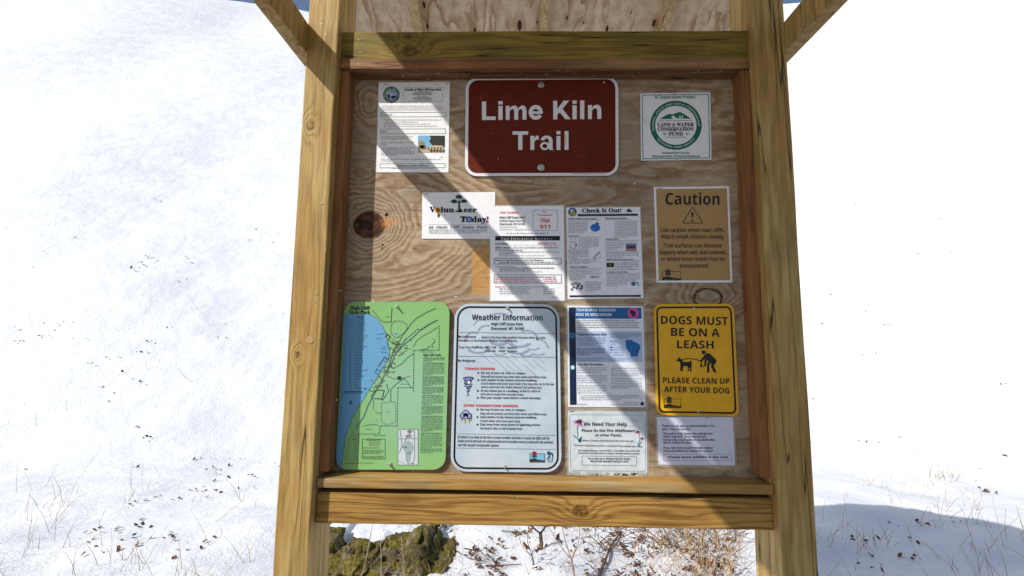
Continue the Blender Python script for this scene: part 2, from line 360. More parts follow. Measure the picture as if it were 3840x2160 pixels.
# staples and torn paper corners left in the board by older notices
for k in range(46):
    px, py = rng.uniform(1330, 2680), rng.uniform(300, 1120); p = at(px, py); a = rng.uniform(-.5, .5); w_ = rng.uniform(.08, .22)
    dx, dz = math.cos(a)*w_, math.sin(a)*w_
    mesh_obj('staple', [W3(p.x-dx, .0, p.z-dz), W3(p.x+dx, 0, p.z+dz), W3(p.x+dx, -.035, p.z+dz+.04), W3(p.x-dx, -.035, p.z-dz+.04), W3(p.x-dx, 0, p.z-dz+.06), W3(p.x+dx, 0, p.z+dz+.06)], [(0, 1, 2, 3), (3, 2, 5, 4)], M_staple if k % 3 else M_nail, K)
M_scrap = plain('paper_scrap', (.62, .60, .55), .7)
for (px, py) in ((1542, 768), (1545, 640), (2010, 690), (2380, 690), (1500, 850), (1740, 948), (1400, 1130), (2420, 1140), (1710, 1112)):
    p = at(px, py); P_ = [W3(p.x+rng.uniform(.06, .2)*math.cos(t), -.02-.02*rng.random(), p.z+rng.uniform(.04, .12)*math.sin(t)) for t in (0, 1, 2.1, 3.2, 4.3, 5.4)]
    mesh_obj('paper_scrap', P_, [tuple(range(6))], M_scrap, K)
# old webs and chaff caught along the upper trim
wv, wf = [], []
for i in range(110):
    px = rng.choice([rng.uniform(1500, 1720), rng.uniform(1950, 2690), rng.uniform(1340, 2690)]); y_ = -rng.uniform(.2, 2.25)
    p = Vector((at(px, 270).x, y_, 30.72)); s_ = rng.uniform(.03, .10)
    b = len(wv); wv += [W3(p.x+rng.gauss(0, s_), p.y+rng.gauss(0, s_*.4), p.z-abs(rng.gauss(0, s_))) for _ in range(4)]; wf += [(b, b+1, b+2), (b, b+2, b+3)]
tag(mesh_obj('cobweb', wv, wf, plain('cobweb', (.62, .58, .52), .8), K), kind='stuff')

# ------------------------------------------------------------------ signs and notices: flat print laid out in the board's own plane
_mats = {}
def ink(c, rough=.45):
    k = (tuple(c), rough)
    if k not in _mats: _mats[k] = plain('print_%d_%d_%d' % tuple(c), srgb(c), rough, spec=.3)
    return _mats[k]
def surf(name, c, rough, vary=.05, vs=2., spec=.35): return plain(name, srgb(c), rough, vary=vary, vs=vs, spec=spec)
BASES = {'sb': (0x1D400, 0x1D41A, 0x1D7CE), 'ss': (0x1D5D4, 0x1D5EE, 0x1D7EC), 'si': (0x1D63C, 0x1D656, 0x1D7EC), 'r': (0x1D5A0, 0x1D5BA, 0x1D7E2), 'it': (0x1D608, 0x1D622, 0x1D7E2)}
def conv(t, st):
    A, a, o = BASES[st]
    return ''.join(chr(A+ord(c)-65) if 'A' <= c <= 'Z' else chr(a+ord(c)-97) if 'a' <= c <= 'z' else chr(o+ord(c)-48) if '0' <= c <= '9' else c for c in t)
JOBS = []
class Sign:
    def __init__(s, name, label, cat, quad, Y, group=None):
        s.q = quad; s.Y = Y; c = sum((at(*p, Y) for p in quad), Vector())/4
        s.o = empty(name, W3(c.x, Y, c.z), label, cat, group); s.parts = {}; s.fr = (0, 0, 1)
    def frame(s, ox, oy, sc): s.fr = (ox, oy, sc)
    def px(s, x, y): return (s.fr[0]+x/s.fr[2], s.fr[1]+y/s.fr[2])
    def add(s, part, pts, faces, col, layer=1, rough=.45):
        vs, fs, cs = s.parts.setdefault(part, ([], [], []))
        b = len(vs); vs += [W3(*at(p[0], p[1], s.Y-.012*layer)) for p in pts]
        for f in faces: fs.append(tuple(b+i for i in f)); cs.append((tuple(col), rough))
    def poly(s, part, pts, col, layer=1, raw=False):
        pts = pts if raw else [s.px(*p) for p in pts]
        s.add(part, pts, [tuple(range(len(pts)))], col, layer)
    def rect(s, part, x0, y0, x1, y1, col, layer=1, dy=0): s.poly(part, [(x0, y0), (x1, y0+dy), (x1, y1+dy), (x0, y1)], col, layer)
    def line(s, part, pts, w, col, layer=2, dash=0):
        for a, b in zip(pts, pts[1:]):
            dx, dy = b[0]-a[0], b[1]-a[1]; L = math.hypot(dx, dy) or 1; nx, ny = -dy/L*w/2, dx/L*w/2
            segs = [(0, 1)] if not dash else [(t/L, min(1, (t+dash*.6)/L)) for t in [i*dash for i in range(int(L/dash)+1)]]
            for t0, t1 in segs:
                p = (a[0]+dx*t0, a[1]+dy*t0); q = (a[0]+dx*t1, a[1]+dy*t1)
                s.poly(part, [(p[0]+nx, p[1]+ny), (q[0]+nx, q[1]+ny), (q[0]-nx, q[1]-ny), (p[0]-nx, p[1]-ny)], col, layer)
    def frame_box(s, part, x0, y0, x1, y1, w, col, layer=2, dy=0):
        s.line(part, [(x0, y0), (x1, y0+dy)], w, col, layer); s.line(part, [(x0, y1), (x1, y1+dy)], w, col, layer)
        s.line(part, [(x0, y0-w/2), (x0, y1+w/2)], w, col, layer); s.line(part, [(x1, y0-w/2+dy), (x1, y1+w/2+dy)], w, col, layer)
    def ell(s, part, cx, cy, rx, ry, col, layer=2, n=28, r0=0., a0=0., a1=360.):
        P = []
        full = a1-a0 >= 360
        for k in range(n if full else n+1):
            a = math.radians(a0+(a1-a0)*k/n); P.append((cx+rx*math.cos(a), cy+ry*math.sin(a)))
        if not r0: s.poly(part, P, col, layer); return
        Q = [(cx+(p[0]-cx)*r0, cy+(p[1]-cy)*r0) for p in P]; m_ = len(P)
        s.add(part, [s.px(*p) for p in P+Q], [(k, (k+1) % m_, m_+(k+1) % m_, m_+k) for k in range(m_ if full else m_-1)], col, layer)
    def text(s, t, x0, x1, base, cap, col=(25, 25, 28), st='ss', layer=3, part='lettering', dy=0., fat=.0):
        fr = s.fr
        def mp(u, v, u0, u1, H):
            f = (u-u0)/((u1-u0) or 1); return (fr[0]+(x0+(x1-x0)*f)/fr[2], fr[1]+(base+dy*f-v/H*cap)/fr[2])
        JOBS.append((s, part, conv(t, st), st, mp, tuple(col), layer, fat))
    def arc(s, t, cx, cy, rx, ry, cap, a0, a1, col, st='ss', layer=4, top=True, part='lettering'):
        fr = s.fr
        def mp(u, v, u0, u1, H):
            f = (u-u0)/((u1-u0) or 1); a = math.radians(a0+(a1-a0)*f); k = v/H*cap*(1 if top else -1)
            return (fr[0]+(cx+(rx+k)*math.sin(a))/fr[2], fr[1]+(cy-(ry+k)*math.cos(a))/fr[2])
        JOBS.append((s, part, conv(t, st), st, mp, tuple(col), layer, 0))
    def greek(s, x0, x1, y, h, col=(60, 60, 66), layer=3, part='small_print', dy=0., bold=False):
        # a run of print too small in the photograph to read: letter-sized marks, word by word
        x = x0
        while x < x1-h*.5:
            for _ in range(rng.choice((2, 3, 3, 4, 5, 6, 7, 8))):
                if x > x1-h*.4: break
                w = h*rng.uniform(.28, .5); up = h*(.35 if rng.random() < .28 else 0); f = (x-x0)/max(1, x1-x0)*dy
                k = .55 if bold else .38
                s.poly(part, [(x, y-h/2-up+f), (x+w*k, y-h/2-up+f), (x+w*k, y+h/2+f), (x, y+h/2+f)], col, layer)
                if rng.random() < .75:
                    q = y+f+rng.choice((-.42, .3, 0))*h
                    s.poly(part, [(x+w*k, q), (x+w, q), (x+w, q+h*.22), (x+w*k, q+h*.22)], col, layer)
                x += w*1.22
            x += h*.5
    def block(s, x0, x1, ys, h, col=(60, 60, 66), **kw):
        for i, y in enumerate(ys): s.greek(x0, x1 if i < len(ys)-1 else x0+(x1-x0)*rng.uniform(.45, .9), y, h, col, **kw)
    def outline(s, inset=0., rad=0., n=7):
        (ax, ay), (bx, by), (cx, cy), (dx, dy) = s.q      # TL TR BR BL
        w = (math.hypot(bx-ax, by-ay)+math.hypot(cx-dx, cy-dy))/2; h = (math.hypot(dx-ax, dy-ay)+math.hypot(cx-bx, cy-by))/2
        r = max(rad-inset, .0); P = []
        for (ux, uy, a0) in ((w-inset-r, inset+r, -90), (w-inset-r, h-inset-r, 0), (inset+r, h-inset-r, 90), (inset+r, inset+r, 180)):
            for k in range(n if r > 0 else 1):
                a = math.radians(a0+90*k/(n-1)) if r > 0 else 0
                P.append((ux+r*math.cos(a), uy+r*math.sin(a)))
        o = []
        for (x, y) in P:
            f, g = x/w, y/h
            o.append((ax*(1-f)*(1-g)+bx*f*(1-g)+cx*f*g+dx*(1-f)*g, ay*(1-f)*(1-g)+by*f*(1-g)+cy*f*g+dy*(1-f)*g))
        return o
    def panel(s, name, mat, thick, rad=0., inset=0.):
        P = s.outline(inset, rad); n = len(P)
        vs = [W3(*at(p[0], p[1], s.Y)) for p in P]; bk = [v+Vector((0, thick*IN, 0)) for v in vs]
        fs = [tuple(range(n)), tuple(range(2*n-1, n-1, -1))]+[(k, n+k, n+(k+1) % n, (k+1) % n) for k in range(n)]
        return mesh_obj(name, vs+bk, fs, mat, s.o)
    def ring(s, part, in0, in1, rad, col, layer=1):
        A, B = s.outline(in0, rad), s.outline(in1, rad); n = min(len(A), len(B))
        s.add(part, A[:n]+B[:n], [(k, (k+1) % n, n+(k+1) % n, n+k) for k in range(n)], col, layer)
    def bolt(s, px, py, r, proud=.18, washer=True):
        p = at(px, py, s.Y)
        b = disc('bolt', p, r, s.Y+.0, s.Y-.05, M_zinc, s.o, 14, .01)
        disc('bolt_head', p, r*.55, s.Y-.04, s.Y-proud, M_zinc, b, 8, .02, org=s.o.location)
        return b
    def staple(s, px, py, w=.35, a=0.):
        p = at(px, py, s.Y); dx, dz = math.cos(a)*w/2, math.sin(a)*w/2
        vs = [W3(p.x-dx, s.Y-.0, p.z-dz), W3(p.x+dx, s.Y, p.z+dz), W3(p.x+dx, s.Y-.05, p.z+dz), W3(p.x-dx, s.Y-.05, p.z-dz),
              W3(p.x-dx, s.Y-.0, p.z-dz-.05), W3(p.x+dx, s.Y, p.z+dz-.05), W3(p.x+dx, s.Y-.05, p.z+dz-.05), W3(p.x-dx, s.Y-.05, p.z-dz-.05)]
        mesh_obj('staple', vs, [(0, 1, 2, 3), (4, 7, 6, 5), (3, 2, 6, 7), (0, 3, 7, 4), (1, 5, 6, 2)], M_staple, s.o)
    def finish(s):
        for part, (vs, fs, cs) in s.parts.items():
            keys = list(dict.fromkeys(cs)); mi = [keys.index(c) for c in cs]
            o = mesh_obj(part, vs, fs, [ink(k[0], k[1]) for k in keys], s.o, mi=mi)
            if len(fs) > 1: o['kind'] = 'stuff'
SIGNS = []
def film(s, grow):                              # clear laminate that stands out round a sheet
    q = s.q; cx = sum(p[0] for p in q)/4; cy = sum(p[1] for p in q)/4
    w = q[1][0]-q[0][0]; h = q[3][1]-q[0][1]
    P = [(cx+(p[0]-cx)*(1+2*grow/w), cy+(p[1]-cy)*(1+2*grow/h)) for p in q]
    mesh_obj('laminate_film', [W3(*at(a, b, s.Y+.02)) for a, b in P], [(0, 1, 2, 3)], M_film, s.o)
fm = bpy.data.materials.new('clear_film'); fm.use_nodes = True; ft = fm.node_tree
tr = ft.nodes.new('ShaderNodeBsdfTransparent'); gl = ft.nodes['Principled BSDF']; mx = ft.nodes.new('ShaderNodeMixShader')
gl.inputs['Base Color'].default_value = (.75, .74, .72, 1); gl.inputs['Roughness'].default_value = .25
mx.inputs[0].default_value = .28
ft.links.new(tr.outputs[0], mx.inputs[1]); ft.links.new(gl.outputs[0], mx.inputs[2]); ft.links.new(mx.outputs[0], ft.nodes['Material Output'].inputs[0])
M_film = fm
BLK = (22, 22, 26); WHT = (236, 238, 242); RED = (200, 40, 50)

# --- trail sign
s = Sign('trail_sign', 'brown metal sign with a white rim and large white trail name lettering', 'sign', [(1746.5, 290), (2319, 285), (2320.5, 659.5), (1742.5, 661)], -.20); SIGNS.append(s)
s.panel('sign_panel', surf('brown_sign_face', (98, 33, 20), .5, .12, .8, .15), .08, 46)
s.ring('rim', 0.3, 11.5, 46, (226, 228, 234))
s.frame(1720, 260, 3.294)
LW = (226, 228, 234)
def lp(pts, lay=3): s.poly('lettering', [(x, y-(14*(x-288)/1472 if y < 700 else 0)) for x, y in pts], LW, lay)
def lr(x0, x1, y0, y1, lay=3): lp([(x0, y0), (x1, y0), (x1, y1), (x0, y1)], lay)
def arch(x0, x1, ty, base, w, lay):
    V = x1-x0
    lp([(x0, ty+36), (x0+.16*V, ty+14), (x0+.34*V, ty+2), (x0+.55*V, ty-3), (x0+.76*V, ty+4), (x0+.92*V, ty+22), (x1, ty+56), (x1, base), (x1-w, base), (x1-w, ty+74), (x1-w-.05*V, ty+50), (x1-w-.16*V, ty+41), (x0+.2*V, ty+46), (x0+.06*V, ty+58), (x0, ty+78)], lay)
lr(288, 340, 397, 627); lr(340.5, 458, 583, 627, 4)
lr(490, 543, 454, 627); lr(490, 543, 395, 437)
lr(581, 630, 454, 627); arch(630, 735, 453, 627, 49, 4); arch(735, 838, 453, 627, 50, 5)
s.ell('lettering', 952, 532, 87, 92, LW, 3, 30, .47, 30, 372); s.rect('lettering', 905, 519, 1020, 551, LW, 4)
lr(1168, 1218, 397, 627); lp([(1218.5, 496), (1296, 397), (1366, 397), (1218.5, 574)], 4); lp([(1262, 470), (1384, 627), (1318, 627), (1226, 512)], 5)
lr(1405, 1458, 454, 627); lr(1405, 1458, 395, 437); lr(1500, 1552, 395, 627); lr(1597, 1646, 454, 627); arch(1646, 1762, 453, 627, 50, 4)
lr(665, 858, 765, 808); lr(736, 787, 808.5, 995, 4); lr(885, 935, 822, 995); lp([(935, 858), (948, 832), (968, 819), (988, 818), (988, 868), (962, 868), (944, 880), (935, 905)], 4)
s.ell('lettering', 1064, 947, 58, 50, LW, 3, 24, .52); lr(1112, 1160, 876, 972, 4); lp([(1112, 972), (1160, 972), (1163, 984), (1174, 990), (1174, 996), (1124, 996), (1115, 985)], 5)
s.ell('lettering', 1087, 878, 73, 60, LW, 5, 24, .38, 182, 362)
lr(1208, 1257, 824, 995); lr(1208, 1257, 762, 803); lr(1307, 1357, 762, 995)
s.greek(1405, 1810, 1292, 9, BLK)
s.ell('scuff', 1795, 160, 11, 11, (225, 205, 195), 2, 8); s.ell('scuff', 487, 1102, 9, 8, (190, 140, 130), 2, 7); s.ell('scuff', 400, 790, 9, 8, (150, 90, 80), 2, 7)
s.poly('scuff', [(255, 372), (282, 342), (286, 346), (262, 374)], (170, 110, 100), 2); s.poly('scuff', [(1470, 1060), (1575, 1108), (1578, 1114), (1466, 1066)], (130, 60, 50), 2)
s.poly('scuff', [(1306, 800), (1324, 800), (1322, 880), (1312, 945), (1306, 940)], (214, 186, 130), 5)
for i in range(16): s.ell('scuff', rng.uniform(180, 1880), rng.uniform(700, 1230), rng.uniform(3, 6), rng.uniform(3, 6), (135, 70, 60), 2, 6)
s.bolt(2029, 316.8, .41, .16); s.bolt(2029, 628, .41, .2)

# --- conservation fund sign
G1 = (10, 112, 88)
s = Sign('conservation_fund_sign', 'square white sign with a green ring emblem and mountains', 'sign', [(2400.8, 349.7), (2663.8, 346.4), (2668.5, 599), (2404.3, 602.3)], -.16); SIGNS.append(s)
s.panel('sign_panel', surf('white_sign_face', (232, 235, 242), .4), .08, 3)
s.ring('border', 5.5, 8.5, 3, (40, 128, 128))
s.frame(2300, 300, 3.6225)
s.text('A Cooperative Project', 562, 1115, 252, 42, G1, dy=-4)
s.ell('emblem', 850, 615, 350, 332, (20, 45, 45), 2, 48, .97); s.ell('emblem', 850, 615, 340, 322, G1, 1, 48, .84); s.ell('emblem', 850, 615, 290, 274, (20, 45, 45), 2, 48, .972)
s.arc('FEDERAL, STATE AND LOCAL PARTNERSHIP', 850, 615, 298, 282, 24, -104, 92, (190, 225, 212))
s.arc('NATIONAL PARK SERVICE', 850, 615, 325, 308, 24, 232, 128, (190, 225, 212), top=False)
s.poly('emblem', [(632, 530), (700, 485), (760, 458), (800, 468), (850, 448), (905, 434), (965, 465), (1060, 527), (870, 520), (830, 500), (790, 512), (820, 528)], G1, 2)
s.poly('emblem', [(780, 505), (815, 485), (835, 490), (818, 506), (845, 527), (810, 524)], WHT, 3)
for xx in (905, 938): s.poly('emblem', [(xx-8, 520), (xx-6, 482), (xx+6, 478), (xx+8, 520)], WHT, 3)
s.line('emblem', [(622, 556), (1072, 552)], 6, (70, 80, 90)); s.line('emblem', [(710, 778), (992, 775)], 6, (70, 80, 90))
s.text('LAND & WATER', 600, 1095, 628, 46, (70, 66, 78), 'sb', dy=-2, fat=.012); s.text('CONSERVATION', 600, 1093, 690, 46, (70, 66, 78), 'sb', fat=.012, dy=-2); s.text('FUND', 752, 946, 755, 46, (70, 66, 78), 'sb', fat=.012)
for sx in (1, -1):
    cx = 695 if sx == 1 else 1005
    s.poly('emblem', [(cx-22*sx, 722), (cx, 728), (cx+22*sx, 712), (cx+10*sx, 742), (cx-8*sx, 745)], (20, 120, 100), 2)
s.text('National Park Service', 665, 1036, 1003, 30, G1); s.text('Wisconsin Dept. of Natural Resources', 528, 1180, 1050, 30, G1, dy=-3)
s.bolt(2528, 351, .12, .08); s.bolt(2535, 596, .12, .08)
for (a, b) in ((452, 492), (428, 528), (424, 552), (440, 575), (436, 600)): s.ell('scuff', a, b, 6, 9, (110, 90, 80), 2, 6)

# --- friends notice
s = Sign('friends_notice', 'white letter-size notice with a round green park logo and small photo', 'notice', [(1420, 309.2), (1686.7, 306.7), (1681.3, 645.7), (1410.5, 645.7)], -.07); SIGNS.append(s)
s.panel('paper', surf('friends_paper', (238, 239, 244), .42), .03); s.frame(1140, 240, 3.15); film(s, 3)
s.ell('logo', 1032, 362, 98, 98, (14, 66, 50), 1, 32); s.ell('logo', 1032, 362, 66, 66, (225, 232, 235), 2, 28, .93); s.ell('logo', 1032, 362, 61, 61, (120, 175, 215), 3, 28)
s.poly('logo', [(974, 380), (985, 335), (1010, 328), (1035, 345), (1060, 350), (1085, 375), (1088, 385), (1060, 402), (1030, 415), (1000, 412)], (200, 205, 212), 4)
s.poly('logo', [(976, 372), (1000, 350), (1016, 362), (1020, 400), (1012, 420), (990, 402)], (88, 92, 98), 5); s.poly('logo', [(1022, 385), (1050, 372), (1090, 375), (1086, 396), (1060, 412), (1036, 408)], (35, 45, 125), 5)
s.arc('FRIENDS OF HIGH CLIFF', 1032, 362, 74, 74, 15, -120, 120, (190, 215, 205)); s.arc('STATE PARK', 1032, 362, 90, 90, 15, 230, 130, (190, 215, 205), top=False)
s.frame_box('print_frame', 1178, 278, 1640, 440, 3, (130, 132, 140), dy=2)
s.text('Friends of High Cliff State Park', 1188, 1622, 314, 26, (40, 40, 48), 'sb', fat=.02)
s.text('State Park Road', 1308, 1492, 342, 15, (60, 60, 70)); s.text('Sherwood, Wisconsin 54169', 1282, 1515, 364, 17, (55, 55, 66))
s.greek(1342, 1465, 381, 12); s.text('www.friendsofhighcliff.org', 1286, 1512, 410, 16, (55, 55, 66)); s.text('or find us on Facebook', 1312, 1498, 431, 14, (60, 60, 70))
for y_, x1 in ((497, 1615), (519, 1652), (541, 1636)): s.greek(925, x1, y_, 11, (95, 95, 104))
for (a, b, c_, d_) in ((910, 572, 1678, 624), (905, 768, 1672, 824), (898, 1178, 1668, 1226)):
    s.frame_box('print_frame', a, b, c_, d_, 4.5, (70, 140, 128), dy=-3)
s.greek(920, 1040, 600, 15, (45, 45, 52), bold=True); s.greek(916, 995, 797, 15, (45, 45, 52), bold=True)
for y_, a, b in ((660, 972, 1625), (685, 972, 1345), (709, 967, 1490), (735, 967, 1575)): s.greek(a, b, y_, 11, (80, 80, 92))
for y_ in (657, 706, 733): s.ell('small_print', 950, y_, 6, 6, (50, 50, 60), 3, 8)
for y_, b in ((860, 1282), (883, 1240), (927, 1300), (950, 985), (992, 1318), (1015, 1250), (1038, 1318), (1058, 1308), (1080, 1085), (1125, 1625), (1147, 1030)): s.greek(915, b, y_, 12, (72, 72, 84))
s.text('Together we can make a difference!', 1098, 1472, 1211, 22, (40, 40, 48)); s.greek(1030, 1532, 1234, 9, (80, 80, 90))
s.rect('printed_photo', 1345, 845, 1662, 1047, (120, 175, 220), 1)
def blob(s, part, cx, cy, rx, ry, col, layer, n=13, j=.25):
    s.poly(part, [(cx+rx*(1+rng.uniform(-j, j))*math.cos(6.283*k/n), cy+ry*(1+rng.uniform(-j, j))*math.sin(6.283*k/n)) for k in range(n)], col, layer)
s.rect('printed_photo', 1345, 1010, 1662, 1047, (196, 172, 150), 2); blob(s, 'printed_photo', 1390, 950, 38, 48, (150, 130, 70), 3); blob(s, 'printed_photo', 1405, 985, 50, 28, (110, 110, 60), 3)
s.poly('printed_photo', [(1482, 846), (1662, 846), (1662, 975), (1600, 985), (1520, 968), (1478, 915), (1500, 880)], (42, 48, 44), 3)
s.poly('printed_photo', [(1450, 975), (1540, 960), (1640, 965), (1650, 1025), (1455, 1018)], (196, 176, 152), 4)
for k in range(5): s.rect('printed_photo', 1465+k*36, 982, 1480+k*36, 1014, (70, 55, 55), 5)
for k in range(5): blob(s, 'printed_photo', 1500+k*36, 1024, 14, 12, (52, 66, 40), 6)
s.staple(1447, 316, .5); s.staple(1636, 316, .22, -.8); s.staple(1678, 313, .4); s.staple(1655, 588, .12)

# --- volunteer card
s = Sign('volunteer_card', 'white landscape card with a small tree and bold black lettering', 'notice', [(1583.7, 721.9), (1857, 720), (1856, 896), (1581.9, 894.8)], -.07); SIGNS.append(s)
s.panel('paper', surf('volunteer_paper', (236, 238, 245), .42), .03); s.frame(1560, 700, 3.2933)
s.text('V', 165, 240, 315, 66, BLK, 'sb', fat=.03); s.text('lun', 305, 470, 315, 62, BLK, 'sb', fat=.03); s.text('eer', 590, 752, 315, 62, BLK, 'sb', fat=.03)
s.text('T', 545, 622, 435, 68, BLK, 'sb', fat=.03); s.text('day!', 690, 895, 435, 68, BLK, 'sb', fat=.03)
for k in range(9):
    a = k*.698; s.ell('flower_print', 268+24*math.cos(a), 292+24*math.sin(a), 15, 13, (236, 170, 50), 4, 8)
s.ell('flower_print', 268, 292, 17, 16, (130, 60, 30), 5, 12); s.poly('flower_print', [(268, 330), (292, 335), (296, 352), (276, 382), (264, 368)], (20, 70, 62), 4)
s.poly('tree_print', [(520, 300), (524, 200), (500, 195), (522, 186), (526, 160), (538, 160), (540, 190), (568, 190), (543, 204), (546, 300), (560, 310), (508, 310)], (60, 38, 34), 4)
s.poly('tree_print', [(480, 308), (500, 286), (515, 302), (560, 270), (575, 302), (590, 308), (540, 318)], (28, 70, 62), 4)
for (cx, cy, n_) in ((530, 130, 11), (470, 185, 8), (592, 180, 8)):
    for k in range(n_):
        a = math.pi*(-.1+1.2*k/(n_-1)); L = 26; x_, y_ = cx+26*math.cos(a)*1.1, cy-20*math.sin(a)+rng.uniform(-4, 4)
        ca, sa = math.cos(a), -math.sin(a)
        s.poly('tree_print', [(x_-ca*14, y_-sa*14), (x_-sa*8, y_+ca*8), (x_+ca*18, y_+sa*18), (x_+sa*8, y_-ca*8)], (22, 62, 60), 5+k % 3)
    s.ell('tree_print', cx, cy, 30, 20, (24, 66, 62), 4, 12)
s.poly('picture_letter', [(622, 372), (660, 366), (690, 378), (688, 432), (655, 440), (618, 434)], (30, 90, 160), 4); s.ell('picture_letter', 655, 405, 18, 22, (180, 200, 215), 5, 12); s.ell('picture_letter', 655, 405, 8, 12, (60, 70, 90), 6, 8)
s.ell('picture_letter', 876, 428, 14, 13, (190, 60, 80), 6, 10)
s.text('at  High  Cliff  State  Park', 158, 886, 515, 30, (60, 60, 76), 'r', fat=.01); s.line('print_rule', [(158, 468), (888, 468)], 3, (150, 155, 175)); s.line('print_rule', [(158, 530), (888, 530)], 3, (150, 155, 175))
s.greek(158, 880, 546, 14, (55, 55, 70)); s.greek(158, 550, 572, 14, (55, 55, 70)); s.greek(565, 800, 570, 14, (50, 80, 180))
s.staple(1600, 727, .5)

# --- location / emergency notice
s = Sign('emergency_notice', 'white notice headed Your Location with a boxed red Dial 911', 'notice', [(1839.4, 773.4), (2114, 771), (2118, 1127.5), (1838.7, 1128)], -.13); SIGNS.append(s)
s.panel('paper', surf('emergency_paper', (236, 239, 246), .38), .03); s.frame(1560, 700, 3.2933); film(s, 5)
s.text('Your Location:', 1030, 1272, 330, 27, (214, 50, 70), 'r', fat=.015); s.text('High Cliff State Park', 1030, 1352, 393, 27, (45, 45, 52), 'r', fat=.015)
s.text('N7630 State Park Rd.', 1030, 1352, 434, 25, (90, 90, 102), 'r', fat=.01); s.text('Sherwood, WI 54169', 1030, 1345, 473, 25, (80, 80, 92), 'r', fat=.01)
s.text('Calumet County', 1030, 1243, 508, 19, (90, 90, 100), 'r'); s.text('Latitude 44.167 / Longitude -88.289', 1030, 1412, 538, 17, (90, 90, 100), 'r')
s.frame_box('print_frame', 1445, 288, 1745, 540, 5, (90, 150, 190), dy=1)
s.text('For', 1568, 1612, 325, 22, (214, 50, 70), 'r', fat=.01); s.text('Emergencies', 1502, 1682, 360, 19, (214, 50, 70), 'r', fat=.01); s.text('Dial', 1538, 1650, 440, 50, (208, 40, 56), 'r', fat=.02); s.text('911', 1532, 1655, 518, 46, (208, 40, 56), 'ss')
s.greek(1115, 1640, 577, 13, (70, 70, 84)); s.rect('heading_bar', 978, 609, 1778, 664, (24, 24, 30), 2); s.text('N o n - E m e r g e n c y   N u m b e r s', 1055, 1682, 656, 26, (200, 205, 215), 'r', 4)
s.text('Park Office', 978, 1138, 716, 23, (45, 45, 56), 'ss'); s.text('920-989-1106', 1502, 1728, 713, 23, (222, 110, 140), 'r', fat=.01); s.line('print_rule', [(978, 723), (1778, 722)], 2.5, (160, 165, 180))
s.text('Office Hours -', 978, 1188, 765, 24, (40, 40, 52), 'ss'); s.greek(1200, 1762, 754, 14, bold=True); s.greek(978, 1320, 785, 14, bold=True); s.greek(1030, 1770, 806, 13); s.greek(1030, 1192, 829, 13, bold=True); s.greek(1030, 1600, 852, 12, (110, 110, 120))
s.frame_box('print_frame', 965, 882, 1795, 955, 6, (60, 62, 76), dy=2); s.text('Memorial Day Weekend to Labor Day Weekend', 980, 1570, 919, 21, (48, 48, 60), 'ss'); s.greek(1030, 1722, 938, 14, bold=True)
s.text('Labor Day thru December 31', 978, 1235, 992, 16, (60, 60, 70), 'r'); s.greek(1030, 1706, 1006, 14, bold=True); s.greek(1030, 1430, 1029, 13, bold=True); s.greek(1030, 1560, 1051, 12, (100, 100, 112))
s.frame_box('print_frame', 965, 1088, 1795, 1190, 6, (60, 62, 76), dy=1); s.text('If you need non-emergency assistance when the Park Office is closed, call:', 980, 1722, 1124, 18, (60, 60, 76), 'ss')
for y_, a, b in ((1142, 980, 1490), (1142, 1570, 1740), (1169, 980, 1530), (1169, 1585, 1740)): s.greek(a, b, y_, 17, (214, 70, 110), bold=True)
s.text('Medical Care', 978, 1106, 1245, 19, (214, 60, 90), 'ss'); s.greek(1128, 1640, 1238, 14)
for y_, b in ((1265, 1415), (1293, 1390), (1320, 1395)): s.greek(1030, b, y_, 15, (90, 90, 104)); s.greek(1570, 1720, y_, 15, (95, 95, 108))
s.greek(1680, 1752, 1363, 12)

# --- check it out notice
s = Sign('activities_notice', 'two-column white notice headed Check It Out with a round colour logo', 'notice', [(2122.9, 778.4), (2400, 776.8), (2412.7, 1117.5), (2129.2, 1121.9)], -.07); SIGNS.append(s)
s.panel('paper', surf('activities_paper', (232, 235, 246), .4), .03); s.frame(2080, 680, 3.15); film(s, 4)
s.ell('logo', 210, 362, 51, 51, (28, 70, 130), 1, 24); s.ell('logo', 212, 378, 38, 30, (160, 158, 66), 2, 18); s.ell('logo', 208, 345, 24, 16, (205, 215, 225), 3, 12); s.ell('logo', 222, 352, 11, 8, (190, 90, 60), 4, 8); s.ell('logo', 195, 388, 14, 9, (80, 160, 130), 4, 8)
s.text('Check It Out!', 322, 786, 368, 46, BLK, 'sb', fat=.02, dy=-2)
s.rect('logo', 850, 340, 915, 362, (70, 90, 60), 1); blob(s, 'logo', 875, 335, 16, 14, (40, 62, 44), 2); s.rect('logo', 850, 352, 915, 363, (40, 44, 44), 3)
s.rect('heading_bar', 272, 387, 982, 412, (30, 28, 36), 2, dy=-5); s.text('2 0 2 0   F a m i l y   F u n   A c t i v i t i e s', 340, 900, 407, 15, (130, 130, 140), 'r', 4, dy=-4)
HC = (40, 40, 56); LC = (84, 84, 102)
def head(t, x0, x1, xl, y_, col=HC): s.text(t, x0, x1, y_, 18, col, 'ss', dy=-2); s.line('print_rule', [(x0, y_+8), (xl, y_+5)], 3.5, (90, 90, 108))
head('Fishing Tackle Loaner Program', 160, 495, 543, 450); s.block(162, 398, range(480, 610, 20), 11, LC)
s.ell('clip_art', 480, 548, 58, 46, (34, 104, 196), 1, 20); s.ell('clip_art', 500, 502, 24, 20, (40, 112, 204), 2, 12); s.ell('clip_art', 462, 560, 26, 10, (80, 140, 215), 3, 10)
head('Park Packs', 163, 285, 553, 654); s.block(282, 525, range(685, 792, 20), 11, LC)
for (cx, cy, a, b) in ((218, 700, 36, 24), (218, 752, 44, 44), (218, 772, 34, 18)): s.ell('clip_art', cx, cy, a, b, (95, 98, 112), 1, 18, .9)
